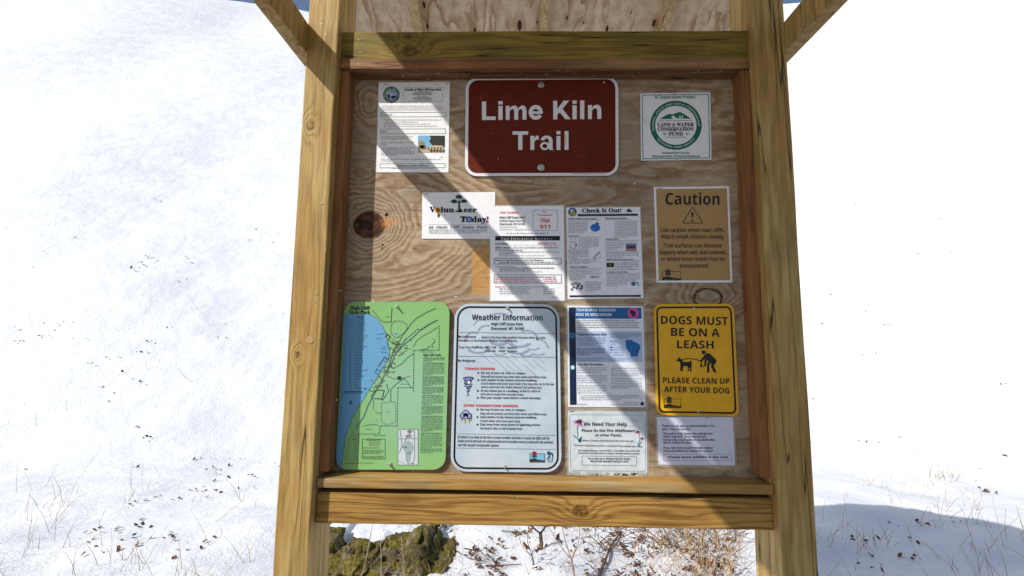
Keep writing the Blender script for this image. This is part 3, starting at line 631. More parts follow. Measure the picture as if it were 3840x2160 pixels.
s.line('clip_art', [(232, 735), (262, 755), (240, 765)], 7, (60, 60, 72))
s.block(165, 408, range(812, 910, 19), 11, LC); s.line('clip_art', [(455, 912), (532, 832), (542, 905), (455, 912)], 4, (110, 112, 125)); s.line('clip_art', [(460, 905), (530, 835)], 9, (70, 70, 84))
s.block(170, 502, (925, 947, 968), 11, LC)
head('Wisconsin Explorer', 177, 385, 562, 1020); s.block(177, 540, (1050, 1070), 10, (110, 96, 116)); s.greek(177, 552, 1092, 10, (104, 104, 118)); s.block(177, 370, (1114, 1136, 1158), 10, (130, 104, 116))
for xx in (435, 470, 508): s.ell('clip_art', xx, 1130, 19, 14, (76, 76, 88), 1, 12, .6)
for (a, b, c_) in ((210, 1215, (70, 70, 80)), (250, 1205, (100, 60, 66)), (290, 1212, (50, 84, 80)), (320, 1238, (48, 60, 90)), (225, 1250, (60, 60, 66)), (262, 1262, (90, 60, 64)), (305, 1270, (60, 64, 70)), (205, 1278, (88, 52, 56)), (275, 1236, (66, 66, 78)), (322, 1258, (60, 80, 70))): s.ell('clip_art', a, b, 17, 15, c_, 1, 10); s.ell('clip_art', a, b, 6, 6, (190, 190, 200), 2, 8)
s.block(360, 552, range(1185, 1296, 18), 10, LC)
head('Take Smokey Camping', 595, 846, 900, 444); s.block(708, 982, range(473, 665, 19), 10, LC)
head('Nature Room', 603, 750, 996, 692); s.greek(605, 988, 722, 11, LC); s.block(605, 816, range(744, 812, 20), 11, (110, 96, 112))
s.rect('printed_photo', 838, 735, 965, 822, (140, 110, 122), 1); s.rect('printed_photo', 838, 735, 965, 756, (104, 120, 160), 2); s.rect('printed_photo', 862, 764, 950, 790, (62, 56, 72), 3); s.rect('printed_photo', 845, 800, 960, 818, (176, 130, 136), 2)
s.block(605, 998, (832, 853, 874, 895), 11, LC)
head('Ledge-endary Scavenger Hunt', 608, 932, 1005, 932); s.rect('printed_photo', 612, 962, 702, 1015, (40, 44, 36), 1); blob(s, 'printed_photo', 655, 985, 22, 12, (92, 96, 62), 2); s.block(715, 1000, (963, 983, 1003, 1022), 11, LC); s.greek(615, 1000, 1042, 11, LC)
head('Everyday is Earth Day', 612, 862, 1008, 1080); s.block(615, 1005, (1106, 1127, 1148, 1169), 11, LC); s.block(615, 865, (1192, 1213, 1234), 11, LC)
s.ell('clip_art', 930, 1210, 28, 26, (36, 110, 180), 1, 16); s.ell('clip_art', 922, 1206, 12, 14, (60, 130, 90), 2, 10); s.line('clip_art', [(958, 1198), (985, 1190), (975, 1210), (995, 1215), (990, 1240)], 7, (40, 40, 48)); s.line('clip_art', [(890, 1192), (905, 1196)], 6, (40, 40, 48))
s.rect('heading_bar', 178, 1346, 1018, 1368, (30, 28, 36), 2, dy=-4); s.greek(250, 930, 1355, 7, (120, 120, 130), 4)

# --- caution notice
TAN = (174, 140, 90)
s = Sign('caution_notice', 'tan laminated notice headed Caution with a warning triangle', 'notice', [(2452, 702.2), (2733, 699), (2746, 1059), (2462.5, 1059.4)], -.09); SIGNS.append(s)
s.panel('paper', surf('caution_paper', (236, 238, 246), .4), .03); film(s, 3)
s.poly('tan_field', [(2460, 709), (2726, 706), (2739, 1051), (2470, 1052)], TAN, 1, raw=True); s.frame(2080, 680, 3.15)
CB = (34, 30, 34)
s.text('Caution', 1310, 1948, 275, 138, CB, 'ss', dy=2)
s.line('warning_triangle', [(1628, 305), (1512, 492), (1752, 492), (1628, 305)], 9, CB)
s.poly('warning_triangle', [(1613, 375), (1620, 364), (1636, 364), (1643, 375), (1632, 430), (1624, 430)], CB, 3); s.ell('warning_triangle', 1628, 465, 13, 12, CB, 3, 12)
for t, a, b, y_ in (('Use caution when near cliffs.', 1252, 2004, 597), ('Watch small children closely.', 1255, 2006, 675), ('Trail surfaces can become', 1288, 1972, 780), ('slippery when wet, leaf-covered,', 1235, 2030, 860), ('or where loose gravel may be', 1255, 2008, 937), ('encountered.', 1475, 1824, 1018)):
    s.text(t, a, b, y_, 45, CB, 'r', fat=.022)
def park_logo(s, x0, y0, x1, y1, line_c, ground, tree, sky=None, crown=None):
    h = y1-y0; w = x1-x0
    if sky: s.rect('park_logo', x0+w*.02, y0, x1-w*.02, y1, sky, 1)
    s.frame_box('park_logo', x0, y0, x1, y1, h*.045, line_c, 3)
    s.poly('park_logo', [(x0, y0+h*.66), (x0+w*.3, y0+h*.58), (x0+w*.6, y0+h*.72), (x1, y0+h*.80), (x1, y1), (x0, y1)], ground, 2)
    cx = x0+w*.30
    s.ell('park_logo', cx, y0-h*.05, w*.15, h*.24, crown or tree, 4, 14)
    s.poly('park_logo', [(cx-w*.17, y0+h*.42), (cx-w*.12, y0+h*.05), (cx+w*.12, y0+h*.05), (cx+w*.17, y0+h*.42)], tree, 3)
    s.line('park_logo', [(cx-w*.05, y0+h*.42), (cx-w*.05, y0+h*.62)], w*.025, ground, 5); s.line('park_logo', [(cx+w*.06, y0+h*.42), (cx+w*.06, y0+h*.62)], w*.025, ground, 5)
    s.greek(x0+w*.08, x1-w*.08, y0+h*.90, h*.09, (150, 140, 120), 4, 'park_logo')
park_logo(s, 1275, 1065, 1490, 1168, CB, CB, (70, 58, 46))
s.rect('scuff', 1195, 92, 1204, 104, (60, 60, 66), 2); s.ell('scuff', 1228, 1168, 8, 6, (50, 50, 56), 2, 6)
s.staple(2474, 706, .45)

# --- tick notice
s = Sign('tick_notice', 'blue-headed notice on tickborne diseases with a navy side band and state map', 'notice', [(2127.4, 1146), (2411.4, 1148.8), (2421.6, 1527), (2130.3, 1525.7)], -.11); SIGNS.append(s)
s.panel('paper', surf('tick_paper', (226, 232, 242), .3), .03); s.frame(2110, 1130, 3.45); film(s, 8)
s.poly('side_band', [(80, 78), (164, 78), (182, 1340), (95, 1340)], (18, 38, 66), 1)
for k in range(26): blob(s, 'side_band', rng.uniform(100, 160), rng.uniform(90, 1330), 10, 14, (34, 54, 84), 2, 6, .5)
s.poly('heading_band', [(164, 80), (1018, 82), (1022, 226), (168, 224)], (26, 96, 158), 1)
s.text('TICKBORNE DISEASES', 175, 684, 128, 33, (226, 236, 246), 'ss', dy=2); s.text('RISK IN WISCONSIN', 173, 630, 188, 36, (226, 236, 246), 'ss', dy=2); s.line('heading_band', [(175, 204), (722, 206)], 6, (120, 90, 180), 3, dash=14)
s.ell('emblem', 912, 152, 73, 70, (214, 84, 154), 2, 28)
WI = [(0, .1), (.12, .0), (.3, .06), (.42, .0), (.5, .12), (.78, .2), (.98, .34), (1, .5), (.9, .7), (.82, .98), (.36, 1), (.33, .8), (.1, .56), (.02, .4)]
s.poly('emblem', [(868+80*x, 108+92*y) for x, y in WI], (44, 40, 92), 3)
for (a, b) in ((730, 120), (770, 190), (800, 165), (745, 170)): s.ell('heading_band', a, b, 22, 18, (66, 124, 180), 3, 14, .86)
for y_, b in ((247, 940), (276, 1000), (306, 975), (337, 1002), (365, 345)): s.greek(180, b, y_, 14, (72, 80, 100), bold=True)
s.poly('pale_field', [(170, 386), (1030, 386), (1038, 786), (174, 786)], (178, 194, 226), 1)
s.text('Tickborne Diseases Risk', 182, 572, 440, 27, (62, 70, 112), 'sb', fat=.02); s.line('print_rule', [(588, 420), (592, 775)], 3, (130, 145, 190))
s.block(187, 560, range(471, 575, 24), 13, (90, 100, 145)); s.block(187, 545, (615, 640, 664, 690), 14, (62, 72, 112), bold=True); s.block(187, 570, (741, 764), 12, (90, 100, 145))
s.block(608, 1010, (424, 449, 472), 14, (60, 72, 110)); s.text('Risk level', 608, 698, 520, 17, (50, 60, 96)); s.block(610, 760, (537, 556), 11, (90, 100, 140))
for y_, c_ in ((594, (30, 96, 164)), (627, (66, 128, 170)), (660, (140, 172, 196)), (692, (206, 216, 232))): s.rect('map_key', 610, y_-10, 648, y_+10, c_, 2); s.greek(662, 800, y_, 12, (60, 80, 130))
s.poly('state_map', [(815+190*x, 490+228*y) for x, y in WI], (26, 102, 172), 2)
for k in range(12): blob(s, 'state_map', rng.uniform(880, 960), rng.uniform(600, 700), 9, 9, (70, 140, 200), 3, 6)
s.block(615, 980, (744, 764), 10, (100, 110, 150))
s.text('Tick Bite Prevention', 187, 524, 830, 27, (92, 98, 120), 'sb', fat=.02)
for g_, a, b in (((862, 891, 920), 187, 575), ((965, 993, 1022, 1050), 187, 578), ((1092, 1122, 1155, 1185), 187, 575), ((867, 900, 935, 962), 628, 1045), ((1000, 1032, 1065, 1095, 1120), 628, 1030), ((1221, 1246, 1271), 246, 1000)): s.block(a, b, g_, 14, (86, 92, 112))
s.greek(785, 980, 1308, 13); s.greek(628, 985, 1336, 13); s.greek(190, 325, 1333, 13)
s.ell('emblem', 122, 443, 36, 36, (56, 130, 180), 3, 18); s.ell('emblem', 122, 443, 20, 20, (30, 90, 146), 4, 12); s.ell('emblem', 128, 855, 32, 32, (90, 160, 210), 3, 18); s.ell('emblem', 130, 855, 18, 22, (230, 240, 245), 4, 12); s.ell('emblem', 1030, 1324, 26, 26, (36, 66, 110), 3, 16)
s.line('emblem', [(215, 1215), (235, 1240), (215, 1262)], 5, (220, 150, 180), 3); s.line('emblem', [(1030, 1235), (1012, 1248), (1030, 1262)], 5, (220, 150, 180), 3)

# --- wildflower notice
s = Sign('wildflower_notice', 'pale grey-blue notice with pink coneflowers headed We Need Your Help', 'notice', [(2130.6, 1540), (2423.8, 1543.5), (2428, 1785.7), (2133, 1781)], -.09); SIGNS.append(s)
n = ND('stained_notice_paper'); x_, y_, z_ = n.coords()
f_ = n.noise(n.xyz(x_, y_, z_), .9, 5, .65); foot = n.M('MULTIPLY', n.step(z_, -2.6, -3.6), n.step(f_, .42, .56))
c1 = n.mix(n.step(f_, .35, .65), srgb((190, 200, 208)), srgb((208, 218, 226)))
n.out(n.mix(n.M('MULTIPLY', foot, .8), c1, (.10, .10, .08)), .35)
s.panel('paper', n.m, .04, 3); s.frame(2110, 1520, 4.366); film(s, 6)
A = [(115+30, 152), (1325, 158), (1352, 200), (1362, 1030), (1330, 1080), (170, 1068), (130, 1020), (112, 200), (145, 152)]
s.line('print_frame', A, 5, (110, 138, 160))
NV = (48, 52, 66)
s.text('We Need Your Help . . .', 340, 1160, 335, 60, NV, 'ss', dy=6); s.text('Please Do Not Pick Wildflowers', 310, 1186, 432, 44, NV, 'ss', dy=6); s.text('or other Plants.', 535, 966, 506, 42, NV, 'ss', dy=4)
s.text('Millions of visitors enjoy Wisconsin State Parks each year.', 322, 1172, 588, 26, (76, 76, 92), 'r', dy=8, fat=.02); s.text('If everyone picked only one plant, we would soon have nothing left to enjoy.', 190, 1306, 664, 26, (76, 76, 92), 'r', dy=22, fat=.02)
s.text('(Per Natural Resource Code 45.04(1) -- only edible fruits, nuts, wild', 252, 1256, 752, 26, (76, 76, 92), 'r', dy=6, fat=.02); s.text('mushrooms and wild asparagus may be removed without a permit.)', 252, 1262, 792, 26, (76, 76, 92), 'r', dy=10, fat=.02)
s.frame_box('print_frame', 314, 828, 1208, 975, 6, (96, 128, 154), dy=14)
s.text('"Let no one say it, and say it to your shame,', 402, 1110, 884, 32, (60, 60, 76), 'it', dy=6, fat=.02); s.text('that all was beautiful, until you came"', 448, 1082, 928, 32, (60, 60, 76), 'it', dy=6, fat=.02)
PK = (206, 106, 178)
def coneflower(cx, cy, k, stem, leaf):
    s.line('flower_print', stem, 9*k+2, (60, 96, 104), 3)
    for (dx, dy_) in ((-1.25, .1), (-1.0, .5), (-.3, .75), (.3, 1.0), (.62, 1.2)):
        e = (cx+dx*90*k, cy+dy_*90*k)
        s.poly('flower_print', [(cx-10*k, cy-22*k), ((cx+e[0])/2-20*k, (cy+e[1])/2-14*k), e, ((cx+e[0])/2+20*k, (cy+e[1])/2+20*k), (cx+14*k, cy+10*k)], PK, 4)
    s.ell('flower_print', cx, cy, 40*k, 30*k, (92, 34, 70), 5, 12)
    for L in leaf: s.poly('flower_print', L, (44, 150, 168), 4)
coneflower(278, 258, 1., [(262, 300), (238, 370), (248, 520)], [[(155, 490), (200, 492), (250, 540), (262, 600), (235, 550)], [(318, 495), (300, 600), (262, 604), (268, 545)], [(262, 560), (290, 520), (296, 598), (270, 604)]])
coneflower(1232, 430, .52, [(1250, 455), (1262, 520), (1255, 640)], [[(1212, 590), (1240, 630), (1246, 680), (1222, 640)], [(1295, 580), (1265, 622), (1246, 682), (1240, 640)]])
s.ell('flower_print', 1300, 545, 32, 16, (180, 60, 140), 4, 10); s.ell('flower_print', 1300, 535, 16, 12, (92, 34, 70), 5, 10); s.line('flower_print', [(1298, 560), (1285, 600), (1256, 640)], 5, (60, 110, 120), 3)
for k in range(16): blob(s, 'mildew', rng.choice((rng.uniform(330, 560), rng.uniform(860, 1230), rng.uniform(150, 1380))), rng.uniform(1110, 1140), rng.uniform(12, 40), rng.uniform(6, 16), rng.choice(((96, 92, 84), (130, 128, 118), (80, 72, 62))), 2, 9, .4)
s.staple(2144, 1541, .5)

# --- wildlife notice
s = Sign('wildlife_notice', 'small pale violet notice asking to leave animal babies, under the yellow sign', 'notice', [(2462.7, 1563.5), (2748, 1564), (2757, 1746), (2470.7, 1742.5)], -.08); SIGNS.append(s)
s.panel('paper', surf('wildlife_paper', (212, 217, 236), .35), .03, 4); s.frame(2110, 1520, 4.366); film(s, 7)
VN = (66, 62, 84)
for t, a, b, y_ in (('Please do not pick up animal babies in the', 1632, 2490, 352), ('park. They are not lost.', 1632, 2092, 404), ('The park is their home. Few animals are', 1638, 2446, 478), ('really "orphans". They may be just', 1640, 2346, 526), ('temporarily out-of-sight of the adults who', 1642, 2486, 580), ('will be looking for them.', 1645, 2126, 628), ('If you take them away from their habitat', 1650, 2456, 712), ('they have almost no chance for survival.', 1650, 2466, 762)):
    s.text(t, a, b, y_, 33, VN, 'r', fat=.025)
s.frame_box('print_frame', 1652, 800, 2760, 904, 5, (130, 130, 165)); s.text('Please leave wildlife in the wild.', 1728, 2720, 866, 38, VN, 'ss')
s.line('print_frame', [(1560, 880), (1580, 930), (1640, 965)], 5, (210, 215, 235)); s.staple(2491, 1571, .12); s.staple(2650, 1566, .3)

# --- park map sign
GR = (130, 182, 108)
s = Sign('park_map_sign', 'green rounded map sign with a blue lake and trail lines', 'sign', [(1289.5, 1131.5), (1687, 1131.5), (1670, 1761), (1257, 1761)], -.40); SIGNS.append(s)
n = ND('map_sign_face'); x_, y_, z_ = n.coords()
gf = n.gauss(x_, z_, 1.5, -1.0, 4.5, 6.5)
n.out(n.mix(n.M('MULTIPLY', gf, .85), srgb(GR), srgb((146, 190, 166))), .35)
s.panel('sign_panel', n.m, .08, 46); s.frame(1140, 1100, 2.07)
SHORE = [(500, 162), (545, 180), (580, 212), (605, 250), (632, 305), (650, 380), (664, 466), (645, 525), (600, 600), (560, 668), (510, 740), (462, 822), (410, 900), (375, 965), (345, 1040), (325, 1100), (310, 1180), (300, 1270), (296, 1345)]
ol = s.outline(0.4, 46); iv = [(1140, 1100, 2.07)]
left = [p for p in ol if p[0] < 1450]                   # the rounded lower-left corner of the plate
bl = sorted([p for p in left if p[1] > 1600], key=lambda p: -p[0])
lake = [s.px(*p) for p in SHORE]+[p for p in bl if p[0] < s.px(296, 0)[0]]+[s.px(302, 500), s.px(307, 163)]
s.poly('lake', lake, (102, 160, 202), 1, raw=True)
DK = (52, 66, 60); TK = (30, 42, 40)
s.line('shoreline', SHORE, 3, (70, 96, 110), 3)
s.text('High Cliff', 358, 512, 125, 25, TK, 'sb', fat=.015); s.text('State Park', 352, 513, 158, 25, TK, 'sb', fat=.015); s.text('Legend', 408, 463, 190, 12, TK)
for i, y_ in enumerate((207, 228, 248, 269, 289, 310, 330, 351, 371, 392, 412)):
    s.line('small_print', [(338, y_), (400, y_)], 3, (70, 100, 140) if i != 4 else (170, 110, 120), 3, dash=9 if i % 2 else 0); s.greek(408, 408+rng.choice((60, 70, 90, 115, 160)), y_, 8, (44, 84, 124))
for i in range(14): s.rect('small_print', 355, 429+i*23.4, 363, 438+i*23.4, (24, 40, 66), 3); s.greek(395, 395+rng.choice((26, 50, 70, 100)), 433+i*23.4, 9, (38, 72, 112))
s.line('map_lines', [(312, 765), (460, 765)], 8, (36, 52, 80)); s.line('map_lines', [(312, 778), (460, 778)], 3, (36, 52, 80), 2, dash=30)
s.poly('map_lines', [(361, 818), (368, 846), (376, 866), (361, 856), (348, 866), (356, 846)], (36, 56, 90), 3)
for pts, w, c_, dsh in (([(530, 130), (560, 165), (590, 205), (610, 220), (675, 222), (682, 110)], 4, DK, 0), ([(680, 235), (700, 215), (760, 216), (795, 240), (800, 270), (775, 305), (740, 330), (710, 345), (680, 320), (672, 280), (680, 235)], 5, (90, 90, 80), 8), ([(1022, 115), (950, 148), (870, 195), (830, 235), (805, 275), (760, 330), (725, 400), (690, 450), (660, 560), (640, 640)], 4, DK, 0), ([(1035, 205), (960, 245), (900, 285), (850, 335), (790, 385), (740, 430), (700, 480), (680, 540), (640, 600), (600, 680), (560, 750), (500, 860), (460, 960), (400, 1050)], 7, (96, 118, 128), 0), ([(1035, 205), (905, 285), (885, 275), (790, 355), (745, 405)], 5, TK, 22), ([(1048, 250), (1048, 440), (850, 443), (852, 470), (848, 760)], 5, TK, 20), ([(1035, 262), (980, 300), (920, 330), (870, 370), (845, 420)], 4, (90, 130, 90), 0), ([(1005, 350), (1015, 380), (990, 395), (1002, 420), (965, 410), (960, 430), (905, 435)], 4, (80, 110, 80), 0), ([(848, 732), (728, 732), (722, 1028), (588, 1028), (585, 1090), (425, 1092), (415, 1320), (325, 1322), (325, 1190), (300, 1190)], 4.5, TK, 22), ([(600, 850), (700, 838), (712, 900), (708, 1000), (640, 1020), (600, 1000), (600, 850)], 4, (96, 128, 104), 10), ([(672, 840), (672, 745), (720, 700), (780, 660), (830, 730)], 3.5, DK, 0), ([(640, 640), (700, 665), (780, 655), (820, 640)], 3.5, (110, 96, 96), 0), ([(640, 560), (700, 580), (760, 545), (800, 500), (845, 470)], 3.5, DK, 0), ([(520, 800), (560, 752), (622, 752), (605, 820), (540, 815)], 5, (70, 80, 76), 0), ([(640, 700), (655, 760), (610, 830), (580, 815)], 3.5, DK, 0), ([(735, 420), (705, 370), (660, 330), (628, 300)], 5, (96, 104, 104), 0), ([(628, 340), (652, 318), (665, 330), (655, 360), (690, 390), (735, 400)], 6, DK, 0), ([(640, 380), (665, 430), (700, 445)], 4, (100, 70, 70), 6), ([(390, 1090), (350, 1130), (342, 1250), (375, 1310), (400, 1290), (395, 1100)], 3.5, (60, 90, 70), 8), ([(460, 1030), (520, 1015), (575, 1022)], 3.5, (90, 120, 96), 0)):
    s.line('map_lines', pts, w, c_, 3, dsh)
for k in range(9):
    x, y = 700-22*k, 440+45*k; P_ = [(x, y)]
    for q in range(7): x += rng.gauss(10, 16); y += rng.gauss(0, 14); P_.append((x, y))
    s.line('map_lines', P_, 3, rng.choice(((96, 112, 100), (120, 96, 96), (80, 100, 110))), 3, rng.choice((0, 8)))
for k in range(60):
    t = rng.random(); x = 720-200*t+rng.gauss(0, 26); y = 400+360*t+rng.gauss(0, 20); s.rect('small_print', x, y, x+rng.uniform(4, 12), y+rng.uniform(3, 7), rng.choice((TK, (96, 62, 62), (60, 84, 84))), 4)
for k in range(40): x = 735+rng.gauss(0, 40); y = 405+rng.gauss(0, 26); s.rect('small_print', x, y, x+rng.uniform(4, 10), y+rng.uniform(3, 7), rng.choice((TK, DK)), 4)
s.ell('lake', 712, 312, 17, 6, (102, 160, 202), 3, 10); s.poly('map_lines', [(722, 648), (745, 640), (758, 655), (750, 670), (728, 672)], (44, 52, 52), 4)
for a, b, y_ in ((565, 625, 315), (556, 610, 352), (605, 645, 415), (600, 648, 430), (598, 645, 457), (632, 672, 182), (905, 1010, 455), (752, 815, 705), (478, 530, 1055), (540, 640, 1103), (425, 545, 1318), (640, 668, 922), (372, 402, 1135), (560, 575, 932), (556, 575, 985)): s.greek(a, b, y_, 7, (44, 60, 66))
s.text('High Cliff Trails', 925, 1062, 487, 17, TK, 'ss')
for g_ in ((502, 526, 3), (542, 632, 8), (648, 715, 7), (732, 778, 5), (794, 862, 6), (880, 938, 6), (955, 1066, 10), (1086, 1194, 9), (1210, 1236, 3)):
    for k in range(g_[2]):
        y_ = g_[0]+(g_[1]-g_[0])*k/(g_[2]-1); s.greek(925-(y_-500)*.03, 1092-(y_-500)*.03 if k < g_[2]-1 else 1000, y_, 8.5, (40, 66, 48), bold=(k == 0))
s.rect('inset_map', 728, 1053, 887, 1335, (56, 66, 80), 1); s.rect('inset_map', 732, 1057, 883, 1331, (196, 206, 214), 2)
s.poly('inset_map', [(790, 1160), (808, 1140), (840, 1165), (850, 1200), (828, 1260), (822, 1310), (792, 1312), (786, 1250), (770, 1200)], (146, 170, 176), 3); s.ell('inset_map', 818, 1072, 18, 14, (120, 128, 136), 3, 12); s.ell('inset_map', 812, 1110, 26, 12, (130, 138, 146), 3, 12)
for pts in ([(734, 1130), (880, 1128)], [(745, 1060), (760, 1190), (738, 1240)], [(760, 1195), (790, 1190)], [(856, 1060), (858, 1280), (840, 1328)], [(734, 1300), (780, 1325)], [(765, 1190), (800, 1110), (850, 1060)]): s.line('inset_map', pts, 3, (88, 96, 108), 4)
s.greek(800, 860, 1322, 8, TK, 4); s.greek(780, 808, 1197, 7, TK, 4); s.greek(800, 835, 1240, 7, TK, 4)
s.frame_box('print_frame', 452, 1130, 629, 1284, 3, DK, dy=2); s.text('Horse / Bike Trails', 485, 595, 1144, 12, (60, 72, 60))
for y_ in (1155, 1168, 1181): s.greek(505, 590, y_, 8, (100, 90, 60))
for y_ in (1200, 1220, 1231, 1242, 1266, 1276): s.greek(460, 618 if y_ not in (1200, 1242) else 590, y_, 8, (46, 62, 50))
s.text('Lake  Winnebago', 545, 640, 560, 14, (40, 80, 120), 'r')
JOBS.pop()                                               # replaced by the slanted run below
def slanted(s, t, x0, y0, x1, y1, cap, col, st='r'):
    fr = s.fr; L = math.hypot(x1-x0, y1-y0); ux, uy = (x1-x0)/L, (y1-y0)/L
    def mp(u, v, u0, u1, H):
        f = (u-u0)/((u1-u0) or 1)*L; k = v/H*cap
        return (fr[0]+(x0+ux*f+uy*k)/fr[2], fr[1]+(y0+uy*f-ux*k)/fr[2])
    JOBS.append((s, 'lettering', conv(t, st), st, mp, tuple(col), 3, .02))
slanted(s, 'Lake   Winnebago', 552, 618, 634, 490, 13, (40, 80, 120))
s.bolt(1490, 1151, .22, .5); s.bolt(1464, 1742, .24, .5)

# --- weather sign
s = Sign('weather_sign', 'white rounded metal sign with a black rim headed Weather Information', 'sign', [(1706, 1138), (2097.5, 1141), (2106, 1771.5), (1688.5, 1768)], -.38); SIGNS.append(s)
n = ND('weather_sign_face'); x_, y_, z_ = n.coords()
n.out(n.mix(n.step(n.noise(n.xyz(x_, y_, z_), .25, 3), .3, .7), srgb((176, 192, 208)), srgb((192, 206, 218))), .3)
s.panel('sign_panel', n.m, .08, 58); s.ring('rim', 9.5, 16.5, 58, (18, 18, 24)); s.frame(1680, 1120, 4.391)
WC = (144, 154, 180)
def arcband(cx, cy, rx, ry, a0, a1, k=.86): s.ell('cloud_print', cx, cy, rx, ry, WC, 1, 20, k, a0, a1)
arcband(860, 420, 260, 190, 215, 330, .84); arcband(560, 470, 150, 130, 190, 300); arcband(640, 560, 160, 130, 190, 290, .8); arcband(420, 690, 150, 150, 170, 300, .8); arcband(560, 760, 130, 60, 20, 150, .6)
arcband(500, 800, 200, 110, 10, 160, .7); arcband(840, 650, 190, 130, 10, 165, .65); arcband(1180, 720, 200, 90, 10, 170, .6); arcband(1300, 680, 190, 170, -120, 0, .82); arcband(1480, 820, 180, 160, -100, 0, .84); arcband(1400, 800, 120, 50, 10, 160, .6)
arcband(1160, 840, 190, 80, 5, 150, .6); arcband(850, 890, 120, 50, 10, 165, .6); arcband(1300, 900, 120, 60, 20, 165, .6); arcband(1490, 890, 120, 50, 10, 165, .6)
for (a, b, c_, d_) in ((540, 905, 730, 1078), (690, 920, 985, 1200), (950, 960, 1215, 1195), (1040, 915, 1150, 1020), (1190, 925, 1440, 1155), (960, 1075, 1100, 1200), (1230, 1070, 1450, 1265), (1400, 1010, 1610, 1195), (1430, 935, 1600, 1078), (1000, 1190, 1060, 1240), (1130, 1180, 1230, 1260)): s.line('cloud_print', [(a, b), (c_, d_)], 11, WC, 1)
WB = (30, 32, 44); WG = (70, 74, 92)
s.text('Weather Information', 392, 1560, 350, 92, WB, 'ss', dy=10)
s.text('High Cliff State Park', 710, 1234, 438, 47, (44, 46, 58), 'ss', dy=4); s.text('Sherwood, WI  54169', 703, 1246, 512, 46, (44, 46, 58), 'ss', dy=4)
for (y0, dy_, a, b) in ((554, 18, 180, 1778), (947, 18, 168, 1780)): s.line('print_rule', [(a, y0), (b, y0+dy_)], 6, (110, 116, 134), 3)
s.text('Be Informed . . . .', 172, 545, 642, 38, (40, 42, 54), 'ss', dy=4); s.text('listen to the local daily weather forecasts either by radio,', 555, 1606, 652, 37, WG, 'r', dy=8, fat=.015); s.text('television, or the National Weather Service Reports.', 172, 1142, 704, 37, WG, 'r', dy=8, fat=.015)
s.text('Tune Your Radio To:', 172, 572, 816, 36, WG, 'r', fat=.015); s.text('105.7 FM', 605, 788, 820, 36, (44, 46, 58)); s.text('WAPL  Appleton', 835, 1136, 822, 36, WG, 'r', fat=.015); s.text('1150 AM', 605, 778, 878, 36, (44, 46, 58)); s.text('WHBY  Appleton', 830, 1136, 880, 36, WG, 'r', fat=.015)
s.text('Be Prepared . . . .', 165, 536, 1038, 38, (40, 42, 54), dy=4); s.text('TORNADO WARNING', 272, 770, 1170, 40, (206, 56, 60), dy=4)
def bl_(y_, t, x1, x0=540, yb=None): s.ell('lettering', x0-42, y_, 15, 15, WB, 3, 10); s.text(t, x0, x1, y_+14, 34, (48, 50, 62), 'ss', dy=8)
bl_(1222, 'Get out of your car, tent, or camper--', 1292); s.text('they will not protect you from high winds and falling trees.', 540, 1624, 1298, 36, WG, 'r', dy=12, fat=.015)
bl_(1340, 'Seek shelter in the closest concrete building--', 1482); s.text('crouch down and cover your head. (You may also go to the low', 540, 1746, 1412, 36, WG, 'r', dy=12, fat=.015)
LV = (120, 124, 186)
for (cx, cy, rx_, ry_) in ((335, 1312, 92, 30), (325, 1360, 62, 46), (310, 1400, 50, 26)): s.ell('tornado_print', cx, cy, rx_, ry_, WB, 2, 16); s.ell('tornado_print', cx-6, cy+6, rx_*.8, ry_*.7, LV, 3, 14)
s.line('tornado_print', [(270, 1390), (300, 1420), (345, 1400), (400, 1410)], 12, WB, 4); s.line('tornado_print', [(260, 1345), (330, 1370), (400, 1330)], 9, WB, 4); s.ell('tornado_print', 345, 1380, 22, 26, (225, 230, 240), 5, 8)
s.frame(1680, 1440, 4.026)
s.line('tornado_print', [(235, 30), (300, 42), (355, 20), (330, 60), (285, 50), (300, 85), (330, 95), (280, 110), (300, 140), (310, 160), (285, 175)], 11, (60, 62, 110), 4); s.ell('tornado_print', 300, 65, 30, 16, LV, 3, 10); s.ell('tornado_print', 300, 110, 20, 12, LV, 3, 10)
s.text('quarry area near the Indian Mound Trail parking lot.)', 495, 1412, 58, 33, WG, 'r', dy=12, fat=.015)
def b2(y_, t, x1, x0): s.ell('lettering', 450-(y_-100)*.015, y_, 14, 14, WB, 3, 10); s.text(t, x0, x1, y_+13, 32, (48, 50, 62), 'ss', dy=8)
b2(102, 'If you cannot get to a building,', 1064, 495); s.text('lie flat in a ditch or', 1080, 1395, 122, 33, WG, 'r', fat=.015); s.text('low area or away from wooded areas.', 495, 1145, 168, 33, WG, 'r', dy=6, fat=.015)
b2(207, 'Plan your escape route before a storm develops.', 1405, 492); s.text('SEVERE THUNDERSTORM WARNING', 232, 1054, 342, 38, (206, 56, 60), dy=8)
b2(386, 'Get out of your car, tent, or camper--', 1182, 485); s.text('they will not protect you from high winds and falling trees.', 485, 1492, 460, 33, WG, 'r', dy=12, fat=.015)
b2(500, 'Seek shelter in the closest concrete building--', 1355, 485); s.text('crouch down and cover your head.', 485, 1090, 571, 33, WG, 'r', dy=8, fat=.015)
b2(612, 'Stay away from areas prone to lightning strikes--', 1412, 485); s.text('the beach, lake, or tall isolated trees.', 485, 1126, 683, 33, WG, 'r', dy=8, fat=.015)
for (cx, cy, r_) in ((268, 440, 42), (225, 480, 36), (312, 482, 40)): s.ell('storm_cloud_print', cx, cy, r_+12, r_+9, WB, 2, 18); 
for (cx, cy, r_) in ((268, 440, 42), (225, 480, 34), (312, 482, 36), (268, 480, 40)): s.ell('storm_cloud_print', cx, cy, r_, r_-2, (150, 158, 214), 3, 18)
